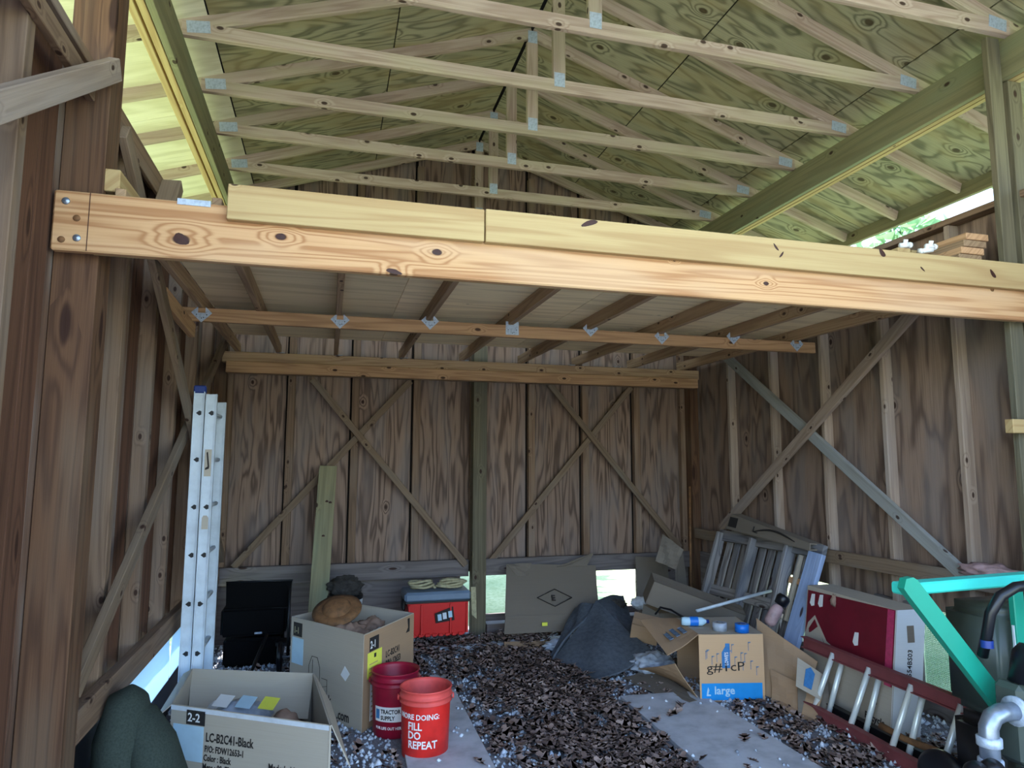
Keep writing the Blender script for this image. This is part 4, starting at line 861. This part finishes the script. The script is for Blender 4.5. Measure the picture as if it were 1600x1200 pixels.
board('cross_bar', (2.30, 2.36, 1.130), (3.15, 2.44, 1.128), .075, .048, (0, 0, 1), 'machine_lit', o, .008)
board('frame_plate', (3.0, 2.42, 1.1), (3.02, 2.42, .02), .06, .03, (0, -1, 0), 'machine', o, .004)
tube('hose', [(2.625, 2.28, .86), (2.622, 2.25, .95), (2.625, 2.23, 1.04), (2.66, 2.21, 1.11), (2.73, 2.2, 1.145), (2.83, 2.2, 1.15), (2.95, 2.22, 1.14), (3.05, 2.3, 1.0)], .021, 'rubber', o, 16)
lathe('hose_clamp', [(.024, 0), (.024, .03)], 'cap', o, (2.624, 2.255, .90), 16)
for (c, s_, m, nm) in (((3.21, 2.60, .74), (.56, .34, .50), 'tank', 'tank'), ((3.18, 2.58, .25), (.50, .36, .46), 'black', 'engine_block'), ((2.84, 2.22, .31), (.30, .16, .60), 'tank', 'pump_body')):
    bm = bmesh.new(); bmesh.ops.create_cube(bm, size=1, matrix=Matrix.Diagonal((*s_, 1))); bmesh.ops.bevel(bm, geom=bm.edges[:], offset=.05, segments=5, affect='EDGES'); link(nm, frombm(bm, True), m, o, Matrix.Translation(c))
mark('yellow_sticker', (2.80, 2.138, .40), (1, 0, 0), Z1, rect(.03, .07), 'yellow', o, .003); link('gauge_plate', boxme(.10, .01, .14, .01), 'whitep', o, Matrix.Translation((3.02, 2.42, .86)))
tube('elbow_pipe', [(2.455, 2.13, .40), (2.455, 2.13, .60), (2.457, 2.13, .65), (2.48, 2.13, .685), (2.52, 2.13, .698), (2.60, 2.13, .697)], .034, 'steel', o, 20)
for c, a in (((2.455, 2.13, .60), 0), ((2.455, 2.13, .52), 0)): lathe('pipe_collar', [(.034, -.018), (.043, -.015), (.043, .015), (.034, .018)], 'plate', o, c, 20)
lathe('pipe_flange', [(.001, 0), (.055, 0), (.055, .018), (.001, .018)], 'plate', o, (2.585, 2.13, .697), 20, Matrix.Rotation(math.pi/2, 4, 'Y'))
link('valve_block', boxme(.16, .12, .30, .02), 'tank', o, Matrix.Translation((2.68, 2.17, .64)))
link('base_skid', boxme(.55, .30, .06, .01), 'black', o, Matrix.Translation((2.62, 2.18, .05)))
link('skid_post', boxme(.06, .08, .36, .01), 'black', o, Matrix.Translation((2.455, 2.15, .24)))
for c in ((2.375, 2.06, .525), (2.30, 2.06, .525)): lathe('black_knob', [(.001, .045), (.03, .04), (.042, .015), (.042, -.03), (.001, -.035)], 'rubber', o, c, 18, Matrix.Rotation(.5, 4, 'X'))
link('knob_mount', boxme(.34, .05, .05, .01), 'black', o, Matrix.Translation((2.43, 2.10, .475)))
lathe('air_filter', [(.001, .09), (.06, .085), (.08, .05), (.08, -.07), (.001, -.08)], 'rubber', o, (2.72, 2.14, .84), 24, Matrix.Rotation(.3, 4, 'Y'))
for x in (2.88, 3.46): lathe('wheel', [(.04, -.03), (.12, -.03), (.14, -.015), (.14, .015), (.12, .03), (.04, .03), (.04, -.03)], 'rubber', o, (x, 2.75, .14), 28, Matrix.Rotation(math.pi/2, 4, 'Y'))

# ================================================================ floor surface
for i, (q, n) in enumerate([([(.42, 2.2), (.90, 2.2), (.93, 5.35), (.50, 5.35)], 'left'), ([(1.96, 1.9), (2.62, 1.9), (2.60, 4.52), (2.02, 4.56)], 'right')]):
    slab('floor_plank', [V((*p, .025)) for p in q], .022, 'plank', fl)
def in_plank(x, y): return (.42 < x < .93 and 2.2 < y < 5.35) or (1.96 < x < 2.62 and 1.9 < y < 4.55)
# gravel
ico = [(0, 0, 1), (1, 0, 0), (0, 1, 0), (-1, 0, 0), (0, -1, 0), (0, 0, -1)]; tri = [(0, 1, 2), (0, 2, 3), (0, 3, 4), (0, 4, 1), (5, 2, 1), (5, 3, 2), (5, 4, 3), (5, 1, 4)]
def scatter(name, base, faces, P, S, A, mat, tilt, parent, zdef=0.):
    b_ = np.array(base, float); n = len(P); k = len(b_); ca, sa = np.cos(A), np.sin(A)
    v = b_[None]*S[:, None, None] if S.ndim == 1 else b_[None]*S[:, None, :]
    v = v*(1+rng.uniform(-.3, .3, v.shape)) if zdef else v+0
    tx, ty = tilt[:, 0, None], tilt[:, 1, None]; z = v[..., 2]+v[..., 0]*tx+v[..., 1]*ty
    x = v[..., 0]*ca[:, None]-v[..., 1]*sa[:, None]; y = v[..., 0]*sa[:, None]+v[..., 1]*ca[:, None]
    vv = np.stack([x, y, z], -1)+P[:, None, :]; me = bpy.data.meshes.new(name)
    f = np.array(faces); F_ = (f[None]+(np.arange(n)*k)[:, None, None]).reshape(-1)
    me.vertices.add(n*k); me.vertices.foreach_set('co', vv.reshape(-1)); me.loops.add(len(F_)); me.loops.foreach_set('vertex_index', F_.astype(np.int32))
    nf = n*len(f); m = f.shape[1]; me.polygons.add(nf); me.polygons.foreach_set('loop_start', np.arange(nf, dtype=np.int32)*m); me.polygons.foreach_set('loop_total', np.full(nf, m, np.int32))
    me.update(calc_edges=True); at = me.attributes.new('tint', 'FLOAT', 'POINT'); at.data.foreach_set('value', np.repeat(rng.random(n), k).astype(np.float32))
    return link(name, me, mat, parent)
N = 26000; xs = rng.uniform(PL+.05, PR-.05, N); ys = rng.uniform(1.2, 6.7, N); keep = np.array([not in_plank(a, b_) or rng.random() < .03 for a, b_ in zip(xs, ys)]); xs, ys = xs[keep], ys[keep]; n = len(xs)
S = rng.uniform(.006, .015, n)*np.where(rng.random(n) < .12, 1.6, 1.)
tag(scatter('gravel', ico, tri, np.stack([xs, ys, S*.4+np.where([in_plank(a, b_) for a, b_ in zip(xs, ys)], .025, 0)], -1), S, rng.uniform(0, 6.28, n), 'stone', rng.uniform(-.3, .3, (n, 2)), fl, .3), kind='stuff')
# leaves
out = [(-1, 0), (-.7, .12), (-.62, .42), (-.35, .20), (-.12, .55), (.1, .22), (.38, .48), (.5, .2), (.85, .22), (1, 0)]
lv = [(x, y, .30*y*y+.10*math.sin(x*2.5)) for x, y in out]+[(x, -y, .34*y*y+.10*math.sin(x*2.5)) for x, y in out[1:-1][::-1]]
mid = [(-.62, 0, -.06), (-.12, 0, .0), (.38, 0, .05)]
allv = lv+mid; nO = len(lv)
def near(i): x = lv[i][0]; return nO+(0 if x < -.37 else 1 if x < .13 else 2)
lf_f = [(i, (i+1) % nO, near(i)) for i in range(nO)]+[(nO, nO+1, 3), (nO+1, nO+2, 6), (nO+1, nO, nO-3), (nO+2, nO+1, nO-6)]
def dens(x, y):
    d = math.exp(-((x-1.56)/.43)**2)*(1 if y > 2.4 else .6)*1.0
    if y > 5.2: d = max(d, .55*math.exp(-((x-1.3)/.75)**2))
    d *= .45+.9*max(0, mnz.noise(V((x*2.2, y*2.2, 3.))) + .35)
    d = max(d, .05)
    if 2.6 < x < 3.6 and 3.2 < y < 4.4: d = max(d, .20)
    if in_plank(x, y): d *= .12 if x > 1.5 else .30
    if x < -.2: d *= .5
    return d
def inquad(x, y, q):
    c = [(q[(i+1) % 4][0]-q[i][0])*(y-q[i][1])-(q[(i+1) % 4][1]-q[i][1])*(x-q[i][0]) for i in range(4)]
    return all(v > 0 for v in c) or all(v < 0 for v in c)
FOOT = [[(-.76, 4.0), (.08, 3.46), (-.02, 4.34), (-.77, 4.62)], [(-.23, 5.05), (.25, 4.38), (.65, 4.95), (.19, 5.45)], [(2.5, 4.33), (3.0, 4.24), (3.12, 4.8), (2.6, 4.88)], [(3.25, 3.48), (3.6, 3.46), (3.6, 4.38), (3.3, 4.38)]]
def under_box(x, y): return any(inquad(x, y, q) for q in FOOT) or math.hypot(x-.585, y-4.045) < .17 or math.hypot(x-.445, y-4.40) < .17 or (2.1 < x < 2.6 and 5.3 < y < 6)
P = []
while len(P) < 4300:
    x, y = rng.uniform(-.85, 3.7), rng.uniform(1.3, 6.4)
    if under_box(x, y): continue
    if rng.random() < dens(x, y):
        P.append((x, y, .016+.045*rng.random()*min(1, dens(x, y)*1.6)+(.012 if in_plank(x, y) else 0)))
P = np.array(P)
# the 300 nearest the viewer are leaves of their own
dd = np.hypot(P[:, 0], P[:, 1]); px = P[:, 0]*math.cos(YAW)-P[:, 1]*math.sin(YAW); pf = P[:, 0]*math.sin(YAW)+P[:, 1]*math.cos(YAW)
vis = (np.abs(px/pf) < .76) & ((H-P[:, 2])/pf < .66) & (P[:, 1] < 5)
idx = np.where(vis)[0][np.argsort(dd[vis])][:300]; rest = np.setdiff1d(np.arange(len(P)), idx)
sz = rng.uniform(.036, .074, len(P))
tag(scatter('leaf_litter', allv, lf_f, P[rest], sz[rest], rng.uniform(0, 6.28, len(rest)), 'leaf', rng.uniform(-.45, .45, (len(rest), 2)), None), 'layer of dry brown oak leaves spread over the gravel floor', 'leaves', kind='stuff')
lmes = []
for k in range(5):
    r_ = random.Random(k); me = pydata([(x, y*(.8+.1*k), z*(.6+.4*k)+r_.uniform(-.05, .05)) for x, y, z in allv], lf_f, True); me.materials.append(MT['leaf']); lmes.append(me)
for j, i in enumerate(idx):
    o = bpy.data.objects.new('dry_leaf', lmes[j % 5]); COL.objects.link(o)
    s_ = float(sz[i]); o.matrix_basis = Matrix.Translation(V(P[i])) @ Matrix.Rotation(random.uniform(0, 6.28), 4, 'Z') @ Matrix.Rotation(random.uniform(-.4, .4), 4, 'X') @ Matrix.Rotation(random.uniform(-.4, .4), 4, 'Y') @ Matrix.Diagonal((s_, s_, s_, 1))
    tag(o, 'single dry brown oak leaf lying loose on the near floor', 'leaf', 'dry leaves on the near floor')

# ================================================================ trees outside
def tree(label, x, y, h, r, seed):
    rg = np.random.default_rng(seed); o = thing('tree', label, 'tree', (x, y, -.06), 'trees outside the shed')
    tube('trunk', [(x, y, -.06), (x+.1, y, h*.4), (x+.05, y+.1, h*.75)], [.20, .15, .05], 'bark', o, 10)
    n = 5200; u = rg.normal(size=(n, 3)); u /= np.linalg.norm(u, axis=1)[:, None]; rad = rg.uniform(.45, 1, n)**.6*(1+.25*np.sin(u[:, 0]*5+seed)*np.cos(u[:, 2]*4))
    c = u*rad[:, None]*np.array([r, r, h*.42]); c[:, 2] += h*.55
    q = rg.normal(size=(n, 4, 3))*.13*r/2.2; vs = (c[:, None]+q).reshape(-1, 3)
    me = pydata(vs, [(4*i, 4*i+1, 4*i+2, 4*i+3) for i in range(n)]); link('crown', me, 'foliage', o, Matrix.Translation((x, y, 0)))
for i, (x, y, h, r, n) in enumerate([(13.5, 6.5, 9, 3.2, 'broad leafy tree beyond the right wall opening'), (20.5, 18.5, 10, 3.4, 'tall leafy tree beyond the right back corner'), (10.0, 18.5, 9, 3.2, 'leafy tree behind the shed to the right'),
                                    (15, -1.5, 8, 3.0, 'leafy tree beside the right front of the shed'), (2.0, 21, 10, 3.6, 'leafy tree far behind the back wall'), (-2.4, 10.9, 8.5, 2.9, 'added unseen leafy tree shading the back lawn, behind the left back corner')]):  # last tree is unseen, placed to cast shade on the back lawn
    tree(n, x, y, h, r, i)
